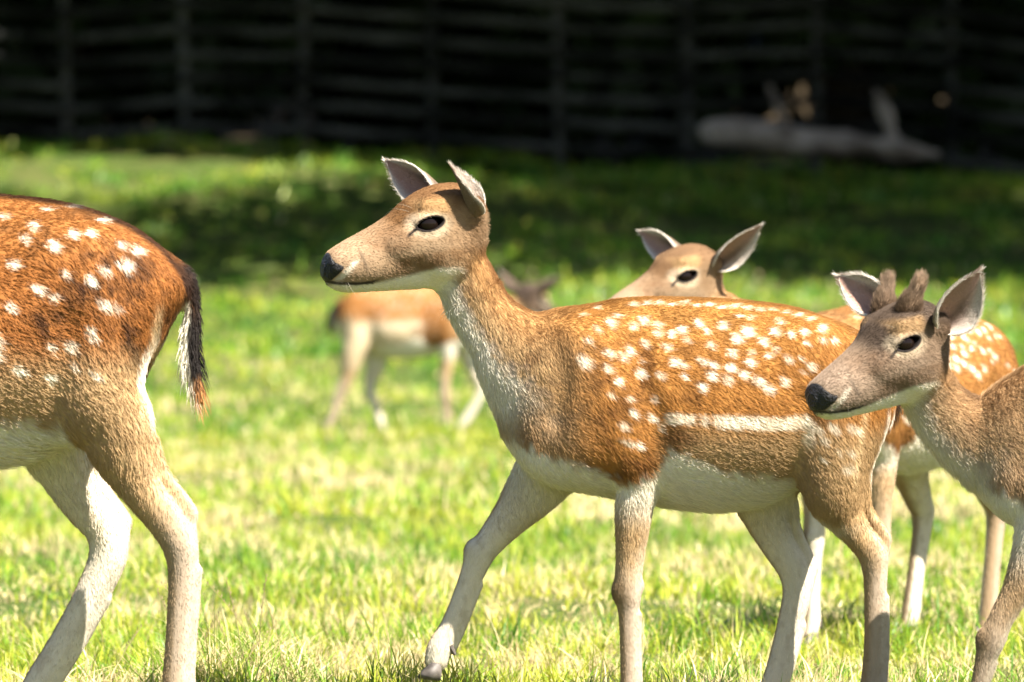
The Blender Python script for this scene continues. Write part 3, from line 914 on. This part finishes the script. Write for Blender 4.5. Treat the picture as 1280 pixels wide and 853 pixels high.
        col[sl] = c; ln[sl] = np.where(lay == 0, 7.0, 5.0) * hs; di[sl] = dd
    ncut = np.zeros(len(V), bool)
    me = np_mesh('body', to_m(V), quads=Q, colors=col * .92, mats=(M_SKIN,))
    link(bpy.data.objects.new('body', me), root)
    me = np_mesh('nose', to_m(h2t(VN)), quads=QN, mats=(M_NOSE,))
    link(bpy.data.objects.new('nose', me), root)
    for sg in (1, -1):
        o = link(bpy.data.objects.new('eye', EYE_ME), root)
        o.location = to_m(h2t(T(EYE[0], EYE[1], EYE_W * sg)[None])[0]); o.scale = (hs,) * 3
    for lg in spec['legs']:
        fx, fy, fw = lg['hoof'][:3]; tilt = lg['hoof'][3] if len(lg['hoof']) > 3 else 0
        o = link(bpy.data.objects.new('hoof', HOOF), root); o.location = to_m(T(fx, fy, fw)); o.rotation_euler = (0, tilt, 0)
        hx_, hy_, hw_, hr_ = lg['rows'][-2]
        o = link(bpy.data.objects.new('dewclaw', DEW), root); o.location = to_m(T(hx_ + hr_ * .95, hy_ + 4, hw_))
    # ---- fur
    r = np.random.default_rng(spec.get('seed', 3))
    tri = np.concatenate([Q[:, [0, 1, 2]], Q[:, [0, 2, 3]]])
    area = .5 * np.linalg.norm(np.cross(V[tri[:, 1]] - V[tri[:, 0]], V[tri[:, 2]] - V[tri[:, 0]]), axis=-1)
    wgt = area * np.clip(12.0 / np.maximum(ln[tri].mean(-1), 1), .6, 3.4)
    # more hair on the face, none on the cut caps inside the neck
    inneck = (neck(V[tri].mean(1)) < -6)
    wgt = np.where(inneck, 0, wgt) * np.where(tri[:, 0] >= len(V1) + len(V2), 2.2, 1.0)
    nh = spec['hairs']
    pick = r.choice(len(tri), nh, p=wgt / wgt.sum())
    a, b_ = r.uniform(0, 1, nh), r.uniform(0, 1, nh); fl = a + b_ > 1; a[fl], b_[fl] = 1 - a[fl], 1 - b_[fl]
    bc = np.stack([1 - a - b_, a, b_], -1)
    tp = tri[pick]
    roots = (V[tp] * bc[..., None]).sum(1); nn = norm((N[tp] * bc[..., None]).sum(1))
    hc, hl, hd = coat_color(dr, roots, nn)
    ie = tp[:, 0] >= len(V1) + len(V2)
    hc[ie] = (col[tp[ie]] * bc[ie][..., None]).sum(1); hl[ie] = (ln[tp[ie]] * bc[ie]).sum(1); hd[ie] = (di[tp[ie]] * bc[ie][..., None]).sum(1)
    ok = hl > 1.0
    roots, nn, hc, hl, hd = roots[ok], nn[ok], hc[ok], hl[ok], hd[ok]
    fur_object('fur', to_m(roots), nn, hd, hl * PX * spec.get('fur', 1.0), hc, root, 5, spec.get('hair_w', .0011), lift=spec.get('lift', .34))
    # ---- whiskers round the muzzle and over the eyes
    if spec.get('whiskers'):
        nw = 18; sgn = np.where(r.uniform(0, 1, nw) < .6, 1, -1); brow = np.arange(nw) < 6
        hxw = np.where(brow, r.uniform(505, 525, nw), r.uniform(418, 462, nw)); hyw = np.where(brow, r.uniform(258, 268, nw), r.uniform(340, 362, nw))
        ww = np.where(brow, 38, 26) * sgn
        base = h2t(np.stack([hxw, -ww, -hyw], -1))
        dirw = np.stack([-r.uniform(.2, .9, nw), -sgn * r.uniform(.5, 1, nw), np.where(brow, r.uniform(.2, .8, nw), -r.uniform(.1, .9, nw))], -1) @ R.T
        cw = np.tile([.05, .04, .03], (nw, 1)); cw[::2] = [.30, .26, .2]
        fur_object('whiskers', to_m(base), norm(dirw), norm(dirw) + r.normal(0, .3, (nw, 3)), np.full(nw, 26.0) * PX, cw, root, 9, .00035, lift=1.6)
    # ---- antlers
    for a_ in spec.get('antlers', []):
        ch = [(*h2t(T(*q[:3])[None])[0], q[3] * hs) for q in a_]
        c_ = Chain(ch, n=5, raw=True)
        F, _ = grid_field([(c_, 4, '+')], c_.lo - 6, c_.hi + 6, 1.5)
        Va, Qa = surface_nets(F, c_.lo - 6, 1.5)
        Na = vert_normals(Va, Qa)
        tt = smoothstep(ch[0][2], ch[-1][2], Va[:, 2])[:, None]
        nz = vnoise(Va / 6, 4)[:, None]
        ca = np.array([.10, .06, .034]) * (1 - tt) + np.array([.27, .185, .12]) * tt; ca = ca * (.5 + 1.0 * nz)
        ao = link(bpy.data.objects.new('antler', np_mesh('antler', to_m(Va), quads=Qa, colors=ca, mats=(M_SKIN,))), root)
        k = r.choice(len(Va), 7000)
        fur_object('velvet', to_m(Va[k]), Na[k], np.tile(R @ np.array([.5, 0, .9]), (len(k), 1)), r.uniform(5, 14, len(k)) * PX, ca[k], ao, 8, .0005, lift=.7)
    print(name, len(V), 'verts', len(roots), 'hairs', round(time.time() - t0, 1), 's')
    return root

def place(x_ref, y_ref, px, py, m):
    """world place and size from one matching pair template <-> photograph and the scale m"""
    foot = py + (905 - y_ref) * m
    d = CAM_H * FPX / (foot - 330.0); ppm = FPX / d
    X = (px + (870 - x_ref) * m - 640) / ppm
    return (X, d - CAM_D, float(ground_z(X, d - CAM_D))), m * 612 / ppm

TONE_DOE = dict(ruf=(.36, .162, .040), tan=(.37, .240, .115), dark=(.13, .050, .013), head=(.285, .188, .108), brow=(.15, .068, .022), mottle=.85, ring=.75, browk=1.25, cheek=.8)
TONE_BUCK = dict(ruf=(.27, .102, .026), tan=(.38, .245, .118), dark=(.045, .018, .008), head=(.34, .22, .13), brow=(.13, .07, .035), mottle=1.0, dorsal=.9, line_end=932, blotch=36.0)
TONE_YOUNG = dict(ruf=(.33, .175, .07), tan=(.37, .245, .13), dark=(.14, .07, .03), head=(.215, .150, .100), brow=(.045, .030, .021), spot=.4, neck=1.0, low=.85, throat=.6, browk=1.5, ring=.55)
TONE_C = dict(ruf=(.29, .130, .036), tan=(.38, .25, .13), dark=(.15, .06, .02), head=(.245, .165, .098), brow=(.13, .068, .03), ring=.6, browk=1.2, cheek=.8)
TONE_FAR = dict(ruf=(.27, .115, .032), tan=(.36, .24, .12), dark=(.12, .05, .016), head=(.085, .058, .042), brow=(.05, .034, .026), spot=.3, flank=(.56, .44, .28), flank_up=22, ear=(.10, .07, .05))

def leg(rows, hoof, low, knee, hind=False, extra=()):
    return dict(rows=rows, hoof=hoof, low=low, knee=knee, hind=hind, extra=list(extra))

# ---- the walking doe
main_legs = [
    leg([(760, 500, 50, 40), (785, 560, 52, 38), (797, 600, 50, 27), (792, 630, 48, 23), (789, 662, 47, 20), (786, 702, 46, 17), (784, 738, 46, 17), (785, 766, 46, 12.5), (786, 812, 46, 11.5), (787, 852, 46, 12), (786, 866, 46, 14), (779, 886, 46, 12)],
        (772, 905, 46), 3, 6),
    leg([(730, 520, -46, 44), (695, 575, -48, 42), (668, 612, -48, 34), (643, 643, -48, 25), (616, 675, -48, 19), (600, 696, -48, 17.5), (585, 733, -48, 14), (566, 782, -48, 14), (550, 812, -48, 16), (545, 828, -48, 15)],
        (538, 853, -48, .1), 2, 5),
    leg([(1048, 500, 44, 50), (1040, 560, 50, 46), (1040, 610, 52, 38), (1051, 640, 52, 25), (1070, 666, 52, 18.5), (1087, 688, 52, 18.5), (1091, 715, 52, 15), (1091, 745, 52, 13.5), (1091, 800, 52, 13.5), (1088, 845, 52, 14), (1085, 862, 52, 15), (1077, 886, 52, 12)],
        (1069, 905, 52), 3, 6, True, [[(1070, 590, 50, 16), (1080, 632, 50, 7), (1102, 667, 52, 7.5), (1103, 676, 52, 7.5), (1099, 695, 52, 9)]]),
    leg([(1030, 500, -44, 50), (985, 560, -50, 46), (958, 612, -52, 39), (960, 645, -52, 29), (975, 682, -52, 22), (995, 714, -52, 20.5), (999, 744, -52, 18), (990, 785, -52, 16), (978, 830, -52, 15), (966, 868, -52, 15), (957, 886, -52, 12)],
        (948, 905, -52), 2, 6, True, [[(984, 610, -50, 14), (996, 660, -50, 7.5), (1016, 707, -52, 8), (1017, 716, -52, 8), (1011, 735, -52, 9)]]),
]
EARS_MAIN = [dict(base=(586, 268, 36), dir=(-.36, -.86, .36), open=(.96, .05, .28), L=74, W=19),
             dict(base=(570, 246, -36), dir=(-.74, -.50, -.46), open=(-.10, .45, .90), L=92, W=22)]
build_deer(dict(name='fallow_doe', label='spotted chestnut doe in sharp focus striding left across the centre', loc=(( 870 - 640) / 612, 0, 0), size=1.0,
    tone=TONE_DOE, head_rot=(math.radians(17), 0.0, 0.0), nose=(408, 335), head_size=1.0,
    neck=[(602, 388, 0, 38), (632, 424, 0, 46), (664, 456, 0, 65)], tail=[(1096, 452, 0, 16), (1110, 480, 0, 14), (1112, 505, 0, 12), (1110, 525, 0, 5)],
    legs=main_legs, ears=EARS_MAIN, hairs=330000, seed=3, hair_w=.0007, whiskers=True))

# ---- the rear of the larger deer on the left
mB = 1.30
bT = lambda px, py: (1110 + (px - 242) / mB, 440 + (py - 328) / mB)
locB, szB = place(1110, 440, 242, 328, mB)
def bl(rows):
    return [(*bT(a, b_), w_, r_ / mB) for a, b_, w_, r_ in rows]
spotsB = [(*bT(a, b_), 5.5) for a, b_ in [(97,293),(118,292),(74,308),(156,306),(89,343),(121,350),(137,337),(164,331),(138,381),(153,384),(56,361),(76,371),(24,383),(25,331),(120,412),(123,420),(73,434),(97,431),(127,466),(34,462),(99,456),(71,471),(6,424),(4,418),(49,284),(90,257),(40,300),(10,270),(60,262),(130,275),(175,312)]]
spotsB += [s_ for s_ in SPOTS if s_[0] < 890]
legsB = [
    leg([(760, 500, 50, 40), (785, 560, 52, 38), (800, 600, 50, 27), (800, 640, 48, 22), (800, 690, 47, 18), (800, 738, 46, 17), (801, 766, 46, 12.5), (802, 812, 46, 11.5), (803, 852, 46, 12), (802, 866, 46, 14), (795, 886, 46, 12)], (788, 905, 46), 3, 5),
    leg([(740, 520, -46, 44), (735, 575, -48, 40), (728, 612, -48, 30), (718, 650, -48, 22), (708, 700, -48, 17), (704, 738, -48, 17), (700, 775, -48, 13), (694, 820, -48, 12), (690, 866, -48, 14), (684, 886, -48, 12)], (677, 905, -48), 2, 5),
    leg([(1022, 500, 44, 46), (1020, 560, 50, 44)] + bl([(146, 525, 50, 48), (158, 560, 50, 40), (180, 605, 50, 28), (208, 642, 50, 25), (227, 674, 50, 23), (232, 710, 50, 18.5), (229, 770, 50, 17), (225, 830, 50, 17), (223, 868, 50, 19), (212, 902, 50, 16)]),
        (*bT(200, 926), 50), 3, 6, True, [bl([(186, 550, 50, 16), (206, 590, 50, 9.5), (238, 634, 50, 10.5), (239, 648, 50, 10.5), (237, 675, 50, 12)])]),
    leg([(1030, 500, -44, 48), (1000, 560, -48, 44)] + bl([(62, 540, -48, 50), (80, 590, -48, 36), (102, 632, -48, 28), (127, 664, -48, 26), (130, 700, -48, 24), (108, 750, -48, 21), (75, 810, -48, 20), (45, 858, -48, 20), (28, 890, -48, 19), (14, 908, -48, 15)]),
        (*bT(2, 926), -48), 3, 6, True, [bl([(95, 560, -48, 16), (120, 608, -48, 9.5), (148, 650, -48, 10.5), (149, 662, -48, 10.5), (143, 690, -48, 12)])]),
]
EARS_SIDE = [dict(base=(590, 262, 34), dir=(.25, -.75, .60), open=(-.3, -.05, .9)), dict(base=(586, 258, -34), dir=(.1, -.75, -.7), open=(-.6, -.1, .5))]
build_deer(dict(name='fallow_deer', label='dark spotted deer on the left, only its rump, tail and hind legs in view', loc=locB, size=szB, tone=TONE_BUCK,
    head_rot=(0, math.radians(8), 0), nose=(420, 370), neck=[(612, 400, 0, 46), (640, 430, 0, 54), (668, 458, 0, 70)],
    tail=[(*bT(206, 332), 0, 11), (*bT(232, 348), 0, 9), (*bT(240, 385), 0, 7.5), (*bT(238, 430), 0, 8.5), (*bT(242, 470), 0, 8), (*bT(251, 503), 0, 3)],
    legs=legsB, ears=EARS_SIDE, hairs=200000, seed=4, spots=spotsB, hair_w=.0010, torso=TORSO[:-4] + [(1048, 405, 562, 80, -.05, 2), (1072, 421, 525, 64, -.05, 2), (1092, 439, 492, 44, 0, 2), (1106, 455, 475, 20, 0, 2)],
    haunch=[(975, 440, 58, 26), (1018, 470, 42, 50), (1014, 525, 44, 44), (1010, 575, 48, 36)], res=3.4, head_res=2.2))

# ---- the young buck on the right
mE = 0.90
eT = lambda px, py: (640 + (px - 1228) / mE, 905 + (py - 926) / mE)
locE, szE = place(640, 905, 1228, 926, mE)
def el(rows):
    return [(*eT(a, b_), w_, r_ / mE) for a, b_, w_, r_ in rows]
legsE = [
    leg([(750, 500, 50, 42), (735, 560, 50, 40)] + el([(1300, 650, 48, 32), (1287, 690, 48, 24), (1268, 735, 48, 17), (1249, 770, 48, 15), (1236, 800, 48, 16), (1228, 825, 48, 12), (1219, 860, 48, 9.5), (1210, 892, 48, 11), (1205, 908, 48, 10)]),
        (*eT(1199, 926), 48), 3, 6),
    leg([(745, 520, -46, 44), (745, 580, -48, 38), (748, 620, -48, 28), (745, 660, -48, 20), (742, 700, -48, 17), (740, 738, -48, 17), (748, 775, -48, 12.5), (756, 820, -48, 11.5), (762, 866, -48, 14), (758, 886, -48, 12)], (752, 905, -48), 2, 5),
    main_legs[2], main_legs[3]]
EARS_E = [dict(base=(592, 258, 36), dir=(.30, -.62, .66), open=(-.30, .20, .92), L=88, W=28), dict(base=(574, 248, -38), dir=(-.42, -.62, -.76), open=(-.45, .1, .9), L=98, W=23)]
build_deer(dict(name='young_fallow_buck', label='young buck with two short velvet antler knobs, cut off by the right edge', loc=locE, size=szE, tone=TONE_YOUNG,
    head_rot=(math.radians(33), math.radians(7), 0), nose=eT(1012, 496), head_size=1.08, head_w=14,
    neck=[(*eT(1168, 502), 10, 40), (*eT(1196, 532), 4, 48), (*eT(1232, 553), 0, 60)],
    tail=[(1096, 452, 0, 16), (1110, 480, 0, 14), (1112, 505, 0, 12), (1110, 525, 0, 5)],
    legs=legsE, ears=EARS_E, hairs=260000, seed=5, hair_w=.0007, whiskers=True, spots=[s_ for s_ in SPOTS if s_[0] > 800], fur=1.25, lift=.42,
    antlers=[[(550, 252, 22 * g, 14), (551, 240, 25 * g, 14.5), (554, 229, 28 * g, 11.5), (559, 219, 31 * g, 8), (564, 209, 34 * g, 6.8), (567, 203, 35 * g, 6)] for g in (1, -1)]))

# ---- the doe behind
mC, yawC = 0.80, math.radians(48)
dC = 14.45; ppC = FPX / dC
cxC = 1118
locC = ((cxC - 640) / ppC, dC - CAM_D, float(ground_z((cxC - 640) / ppC, dC - CAM_D)))
legsC = [leg([(750, 500, 50, 42), (765, 570, 50, 36), (775, 610, 48, 26), (775, 650, 48, 21), (775, 700, 47, 17), (775, 738, 46, 17), (774, 770, 46, 12.5), (773, 820, 46, 11.5), (772, 866, 46, 14), (765, 886, 46, 12)], (758, 905, 46), 2, 5),
         leg([(730, 520, -46, 44), (728, 580, -48, 38), (732, 620, -48, 26), (733, 660, -48, 21), (732, 700, -48, 17), (730, 738, -48, 17), (728, 775, -48, 13), (726, 820, -48, 12), (724, 866, -48, 14), (718, 886, -48, 12)], (711, 905, -48), 2, 5),
         leg([(1045, 500, 44, 50), (1030, 560, 50, 46), (1020, 610, 52, 38), (1032, 645, 52, 28), (1050, 675, 52, 22), (1062, 695, 52, 19), (1062, 722, 52, 15), (1057, 760, 52, 13.5), (1050, 810, 52, 13.5), (1044, 862, 52, 15), (1036, 886, 52, 12)], (1028, 905, 52), 2, 5, True,
             [[(1045, 600, 50, 16), (1058, 645, 50, 8), (1073, 680, 52, 8), (1070, 700, 52, 9)]]),
         leg([(1030, 500, -44, 50), (985, 560, -50, 46), (970, 610, -52, 38), (978, 645, -52, 28), (995, 680, -52, 22), (1008, 705, -52, 19), (1006, 735, -52, 15), (996, 780, -52, 13.5), (986, 825, -52, 13.5), (978, 866, -52, 15), (970, 886, -52, 12)], (962, 905, -52), 2, 5, True,
             [[(990, 610, -50, 14), (1006, 655, -50, 8), (1019, 690, -52, 8), (1015, 712, -52, 9)]])]
EARS_C = [dict(base=(592, 258, 36), dir=(.35, -.48, .75), open=(-.25, .35, .90), L=104, W=22), dict(base=(580, 250, -36), dir=(-.42, -.40, -.78), open=(-.45, .3, .85), L=106, W=22)]
build_deer(dict(name='fallow_doe', label='doe behind with wide ears, its face showing over the striding doe\'s back', loc=locC, size=mC * 612 / ppC, yaw=yawC, tone=TONE_C,
    head_rot=(math.radians(-18), math.radians(2), 0), nose=(424, 386), head_size=.95, head_w=-148,
    neck=[(618, 415, -104, 46), (640, 442, -62, 54), (672, 465, -22, 70)], tail=[(1096, 452, 0, 16), (1112, 480, 0, 14), (1116, 515, 0, 12), (1114, 545, 0, 5)],
    legs=legsC, ears=EARS_C, hairs=110000, seed=6, hair_w=.0012, res=4.0, head_res=1.9))

# ---- the far deer walking right
mD = 0.37
locD, szD = place(870, 905, 512, 545, mD)
dT = lambda px, py: (870 - (px - 512) / mD, 905 + (py - 545) / mD)
def dl(rows):
    return [(*dT(a, b_), w_, r_ / mD) for a, b_, w_, r_ in rows]
legsD = [leg([(740, 520, -46, 44), (745, 580, -48, 38)] + dl([(560, 440, -48, 10), (558, 460, -48, 7.5), (556, 480, -48, 6.4), (557, 500, -48, 5.5), (559, 520, -48, 5), (561, 534, -48, 5), (564, 540, -48, 4.6)]), (*dT(567, 546), -48), 2, 5),
         leg([(740, 520, 46, 44), (690, 580, 48, 40)] + dl([(588, 450, 48, 11), (597, 470, 48, 8), (602, 484, 48, 6.5), (594, 505, 48, 5.5), (584, 522, 48, 5.2), (576, 533, 48, 5), (572, 538, 48, 4.6)]), (*dT(574, 546), 48), 2, 4),
         leg([(1048, 500, -44, 48), (1045, 560, -50, 44)] + dl([(440, 445, -50, 13), (436, 466, -50, 9), (428, 484, -50, 7), (422, 500, -50, 5.6), (417, 518, -50, 5.4), (411, 532, -50, 5.2), (412, 540, -50, 4.6)]), (*dT(415, 546), -50), 2, 5, True),
         leg([(1030, 500, 44, 48), (1000, 560, 48, 44)] + dl([(470, 450, 48, 13), (464, 470, 48, 9), (462, 488, 48, 7), (469, 504, 48, 5.6), (474, 522, 48, 5.4), (478, 534, 48, 5.2), (481, 540, 48, 4.6)]), (*dT(484, 546), 48), 2, 5, True)]
build_deer(dict(name='fallow_deer', label='blurred chestnut deer far behind walking right under the striding doe\'s chin', loc=locD, size=szD, yaw=math.pi, tone=TONE_FAR,
    head_rot=(math.radians(35), math.radians(14), 0), nose=dT(704, 404), head_w=-10,
    neck=[(*dT(645, 385), 0, 44), (*dT(628, 390), 0, 54), (*dT(612, 397), 0, 66)], tail=[(1096, 452, 0, 18), (1122, 480, 0, 18), (1134, 520, 0, 16), (1130, 548, 0, 6)],
    legs=legsD, ears=EARS_C, hairs=15000, seed=8, hair_w=.004, res=6.0, head_res=3.2))
print('deer', time.time() - T0)

# ------------------------------------------------------------------ fence
def bar(name, p0, p1, h, t, parent, mat, seed, taper=0.0, roundness=True, nseg=5):
    """slightly crooked split rail / post between two points"""
    r = np.random.default_rng(seed)
    p0, p1 = np.array(p0, float), np.array(p1, float); ax = norm((p1 - p0)[None])[0]
    up = np.array([0, 0, 1.0]) if abs(ax[2]) < .8 else np.array([1.0, 0, 0]); s = norm(np.cross(ax, up)[None])[0]; up = np.cross(s, ax)
    n = 8; vs = []
    for k in range(nseg + 1):
        f = k / nseg; c = p0 + (p1 - p0) * f + up * r.normal(0, h * .06) + s * r.normal(0, t * .05)
        sc = (1 - taper * f)
        for j in range(n):
            a = 2 * math.pi * (j + .5) / n
            q_ = .5 * sc / max(abs(math.cos(a)), abs(math.sin(a))) * .92 if roundness else .5 * sc
            vs.append(c + up * math.sin(a) * h * q_ * r.uniform(.93, 1.07) + s * math.cos(a) * t * q_ * r.uniform(.93, 1.07))
    quads = [(k * n + j, k * n + (j + 1) % n, (k + 1) * n + (j + 1) % n, (k + 1) * n + j) for k in range(nseg) for j in range(n)]
    me = bpy.data.meshes.new(name)
    me.from_pydata([tuple(v) for v in vs], [], quads + [tuple(range(n))[::-1], tuple(range(nseg * n, nseg * n + n))])
    me.update(); me.materials.append(mat)
    for p in me.polygons:
        p.use_smooth = len(p.vertices) == 4
    return link(bpy.data.objects.new(name, me), parent)

FD = 60.0; FY = FD - CAM_D; SC60 = FPX / FD
wx = lambda px, d=FD: (px - 640) / (FPX / d)
wz = lambda py, d=FD: CAM_H - (py - 330) / (FPX / d)
fence = empty('wooden_fence', (0, FY, float(ground_z(0, FY))))
tag(fence, 'dark wooden post and rail fence in deep shade along the wood', 'fence')
off = np.array(fence.location)
posts = [-875, -715, -555, -395, -235, -75, 85, 230, 380, 540, 700, 860, 1022, 1190, 1350, 1510, 1670, 1830, 1990, 2150]
for i, px in enumerate(posts):
    X = wx(px); z0 = float(ground_z(X, FY)); big = px == 860
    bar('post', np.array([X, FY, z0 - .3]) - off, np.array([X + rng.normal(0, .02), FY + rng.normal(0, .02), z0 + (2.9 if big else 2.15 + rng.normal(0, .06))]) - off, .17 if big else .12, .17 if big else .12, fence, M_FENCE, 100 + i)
for lv in range(7):
    for i in range(len(posts) - 1):
        x0, x1 = wx(posts[i]), wx(posts[i + 1])
        zz = [float(ground_z(a, FY)) + .17 + lv * .245 + rng.normal(0, .012) for a in (x0, x1)]
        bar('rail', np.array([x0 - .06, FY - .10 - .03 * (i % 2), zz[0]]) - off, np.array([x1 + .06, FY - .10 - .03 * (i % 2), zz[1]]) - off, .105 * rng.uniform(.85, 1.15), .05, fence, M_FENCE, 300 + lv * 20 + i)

# ------------------------------------------------------------------ fallen log in front of the fence
LD = 57.0
lx0, lx1 = wx(896, LD), wx(1166, LD)
lg_root = empty('fallen_log', ((lx0 + lx1) / 2, LD - CAM_D, float(ground_z((lx0 + lx1) / 2, LD - CAM_D))))
tag(lg_root, 'pale weathered log lying in the shade in front of the fence', 'log')
lo_ = np.array(lg_root.location)
def wood_chain(name, rows, parent, mat, origin, k=.03):
    c_ = Chain([(a, b_, z_, r_) for a, b_, z_, r_ in rows], n=4, raw=True, squash=.78, side=(0, 0, 1))
    h = .022
    F, _ = grid_field([(c_, .03, '+')], c_.lo - .08, c_.hi + .08, h)
    Vv, Qq = surface_nets(F, c_.lo - .08, h)
    nrm_ = vert_normals(Vv, Qq)
    Vv = Vv + nrm_ * ((vnoise(Vv * [3, 16, 16], 3) - .5) * k * 1.6 + (vnoise(Vv * [5, 6, 5], 13) - .5) * k * 2.4)[:, None]
    return link(bpy.data.objects.new(name, np_mesh(name, Vv - origin, quads=Qq, mats=(mat,))), parent)
gz = lambda X: float(ground_z(X, LD - CAM_D))
ly = LD - CAM_D
z_a = wz(168, LD); z_b = wz(186, LD)
wood_chain('trunk', [(lx0, ly, z_a, .15), (lx0 + .35, ly + .02, z_a, .175), ((lx0 + lx1) / 2, ly, (z_a + z_b) / 2 - .01, .15), (lx1 - .3, ly - .04, z_b - .01, .11), (lx1, ly - .06, z_b - .04, .06)], lg_root, M_LOG, lo_)
bx_ = wx(1110, LD)
wood_chain('broken_branch', [(bx_ + .05, ly, z_b + .05, .075), (bx_ + .02, ly, z_b + .20, .06), (bx_ - .03, ly - .03, z_b + .34, .05), (bx_ - .12, ly - .05, z_b + .56, .022)], lg_root, M_LOG, lo_)
bx2 = wx(968, LD)
wood_chain('broken_branch', [(bx2 + .12, ly + .06, z_a + .05, .06), (bx2 + .04, ly + .1, z_a + .26, .04), (bx2 - .04, ly + .14, z_a + .48, .03)], lg_root, M_LOG, lo_)

# ------------------------------------------------------------------ trees
def leaf_cloud(centres, radii, n, size, seed, col0, col1, shell=.55):
    r = np.random.default_rng(seed)
    k = r.choice(len(centres), n, p=radii ** 2 / (radii ** 2).sum())
    dirs = norm(r.normal(0, 1, (n, 3)))
    rad = radii[k] * (shell + (1 - shell) * r.uniform(0, 1, n)) ** .8
    c = centres[k] + dirs * rad[:, None] * np.array([1, 1, .8])
    a = norm(r.normal(0, 1, (n, 3)) + dirs * .5); b_ = norm(np.cross(a, r.normal(0, 1, (n, 3))))
    s = size * r.uniform(.6, 1.4, n)[:, None]
    V = np.stack([c - a * s, c + b_ * s * .45, c + a * s, c - b_ * s * .45], 1).reshape(-1, 3)
    u = r.uniform(0, 1, (n, 1)); C = np.repeat(np.array(col0) * (1 - u) + np.array(col1) * u, 4, axis=0)
    return V, C, np.arange(4 * n).reshape(-1, 4)

def tree(name, X, Y, H, crown_r, base, label, seed, nleaf=7000, reach=(0, 0), size=.17):
    r = np.random.default_rng(seed)
    z0 = float(ground_z(X, Y))
    root = empty(name, (X, Y, z0)); tag(root, label, 'tree', 'trees around the meadow')
    tops = []
    vs, qs = [], []
    def limb(P, R, n=8):
        o = sum(len(v) for v in vs)
        P = np.array(P); ring = []
        for i, (p, rr) in enumerate(zip(P, R)):
            ax = norm((P[min(i + 1, len(P) - 1)] - P[max(i - 1, 0)])[None])[0]
            s = norm(np.cross(ax, [0.3, 1, .2])[None])[0]; t = np.cross(ax, s)
            ring.append(np.array([p + (s * math.cos(2 * math.pi * j / n) + t * math.sin(2 * math.pi * j / n)) * rr for j in range(n)]))
        vs.append(np.concatenate(ring))
        qs.append(np.array([(o + i * n + j, o + i * n + (j + 1) % n, o + (i + 1) * n + (j + 1) % n, o + (i + 1) * n + j) for i in range(len(P) - 1) for j in range(n)]))
    tr = .014 * H + .04
    ax_pts = [np.array([r.normal(0, .12) * f * 2, r.normal(0, .12) * f * 2, H * .85 * f - .2]) for f in np.linspace(0, 1, 7)]
    limb(ax_pts, [tr * (1.25 - f) if f else tr * 1.6 for f in np.linspace(0, 1, 7)])
    cen, rad = [], []
    for i in range(15):
        f = r.uniform(.0, 1); h0 = base * .85 + (H * .75 - base * .85) * f
        a = r.uniform(0, 2 * math.pi); L = crown_r * r.uniform(.45, .95) * (1 - .45 * f)
        p0 = np.array([0, 0, h0 * .9]); tip = np.array([math.cos(a) * L + reach[0] * (1 - f * .5), math.sin(a) * L + reach[1] * (1 - f * .5), max(h0 + r.uniform(.0, .25) * L, base + .6)])
        mid_ = (p0 + tip) / 2 + np.array([0, 0, .15 * L])
        limb([p0, mid_, tip], [tr * .35, tr * .22, tr * .08], 6)
        cen.append(tip); rad.append(crown_r * r.uniform(.30, .46)); cen.append(mid_ + [0, 0, .4]); rad.append(crown_r * r.uniform(.25, .38))
    cen.append(np.array([0, 0, H * .88])); rad.append(crown_r * .45)
    cen, rad = np.array(cen), np.array(rad)
    cen[:, 2] = np.maximum(cen[:, 2], base + rad * .5)
    link(bpy.data.objects.new('trunk', np_mesh('trunk', np.concatenate(vs), quads=np.concatenate(qs), mats=(M_BARK,))), root)
    V, C, q = leaf_cloud(cen, rad, nleaf, size, seed + 1, (.030, .068, .012), (.065, .12, .022), .25)
    link(bpy.data.objects.new('crown', np_mesh('crown', V, quads=q, colors=C, mats=(M_LEAF,), smooth=False)), root)

ordn = ['first', 'second', 'third', 'fourth', 'fifth', 'sixth', 'seventh']
for i, X in enumerate(np.linspace(-13, 13, 7)):
    tree('wood_tree', X + rng.normal(0, .5), 65 - CAM_D + rng.uniform(-1.5, 2.0), 13 + rng.uniform(-1, 2), 5.2, 4.6, f'tall dark tree behind the fence, {ordn[i]} of seven from the left', 900 + i, 26000, (1.5, -6.8), .30)  # crowns stretched forward and thickened to shade the fence
for i, (X, D, rc) in enumerate([(9.5, 49.5, 6.0), (9.0, 55.0, 6.6), (-8.8, 48.5, 6.0), (-8.6, 54.0, 6.6)]):  # out-of-view trees added on both sides to shade the bank
    tree('added_shade_tree', X, D - CAM_D, 17.0, rc, 4.9, ['unseen tree added to shade the bank, nearer one on the right', 'unseen tree added to shade the bank beside the right end of the fence',
         'unseen tree added to shade the bank, nearer one on the left', 'unseen tree added to shade the bank beside the left end of the fence'][i], 950 + i, 9000 if X > 0 else 11000, (-4.0, 0) if X > 0 else (5.6, 0), .27)
# dense undergrowth behind the fence
r = np.random.default_rng(77)
cen = np.stack([r.uniform(-22, 22, 600), r.uniform(51.5, 62, 600), np.zeros(600)], -1)
cen[:, 2] = ground_z(cen[:, 0], cen[:, 1]) + r.uniform(.2, 8.5, 600)
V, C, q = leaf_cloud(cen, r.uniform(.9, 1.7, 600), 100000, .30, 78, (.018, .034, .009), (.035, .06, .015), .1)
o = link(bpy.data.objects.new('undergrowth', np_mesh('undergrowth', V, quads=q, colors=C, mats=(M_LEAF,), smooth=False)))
tag(o, 'black mass of woodland undergrowth behind the fence', 'undergrowth', kind='stuff')
print('total', time.time() - T0)
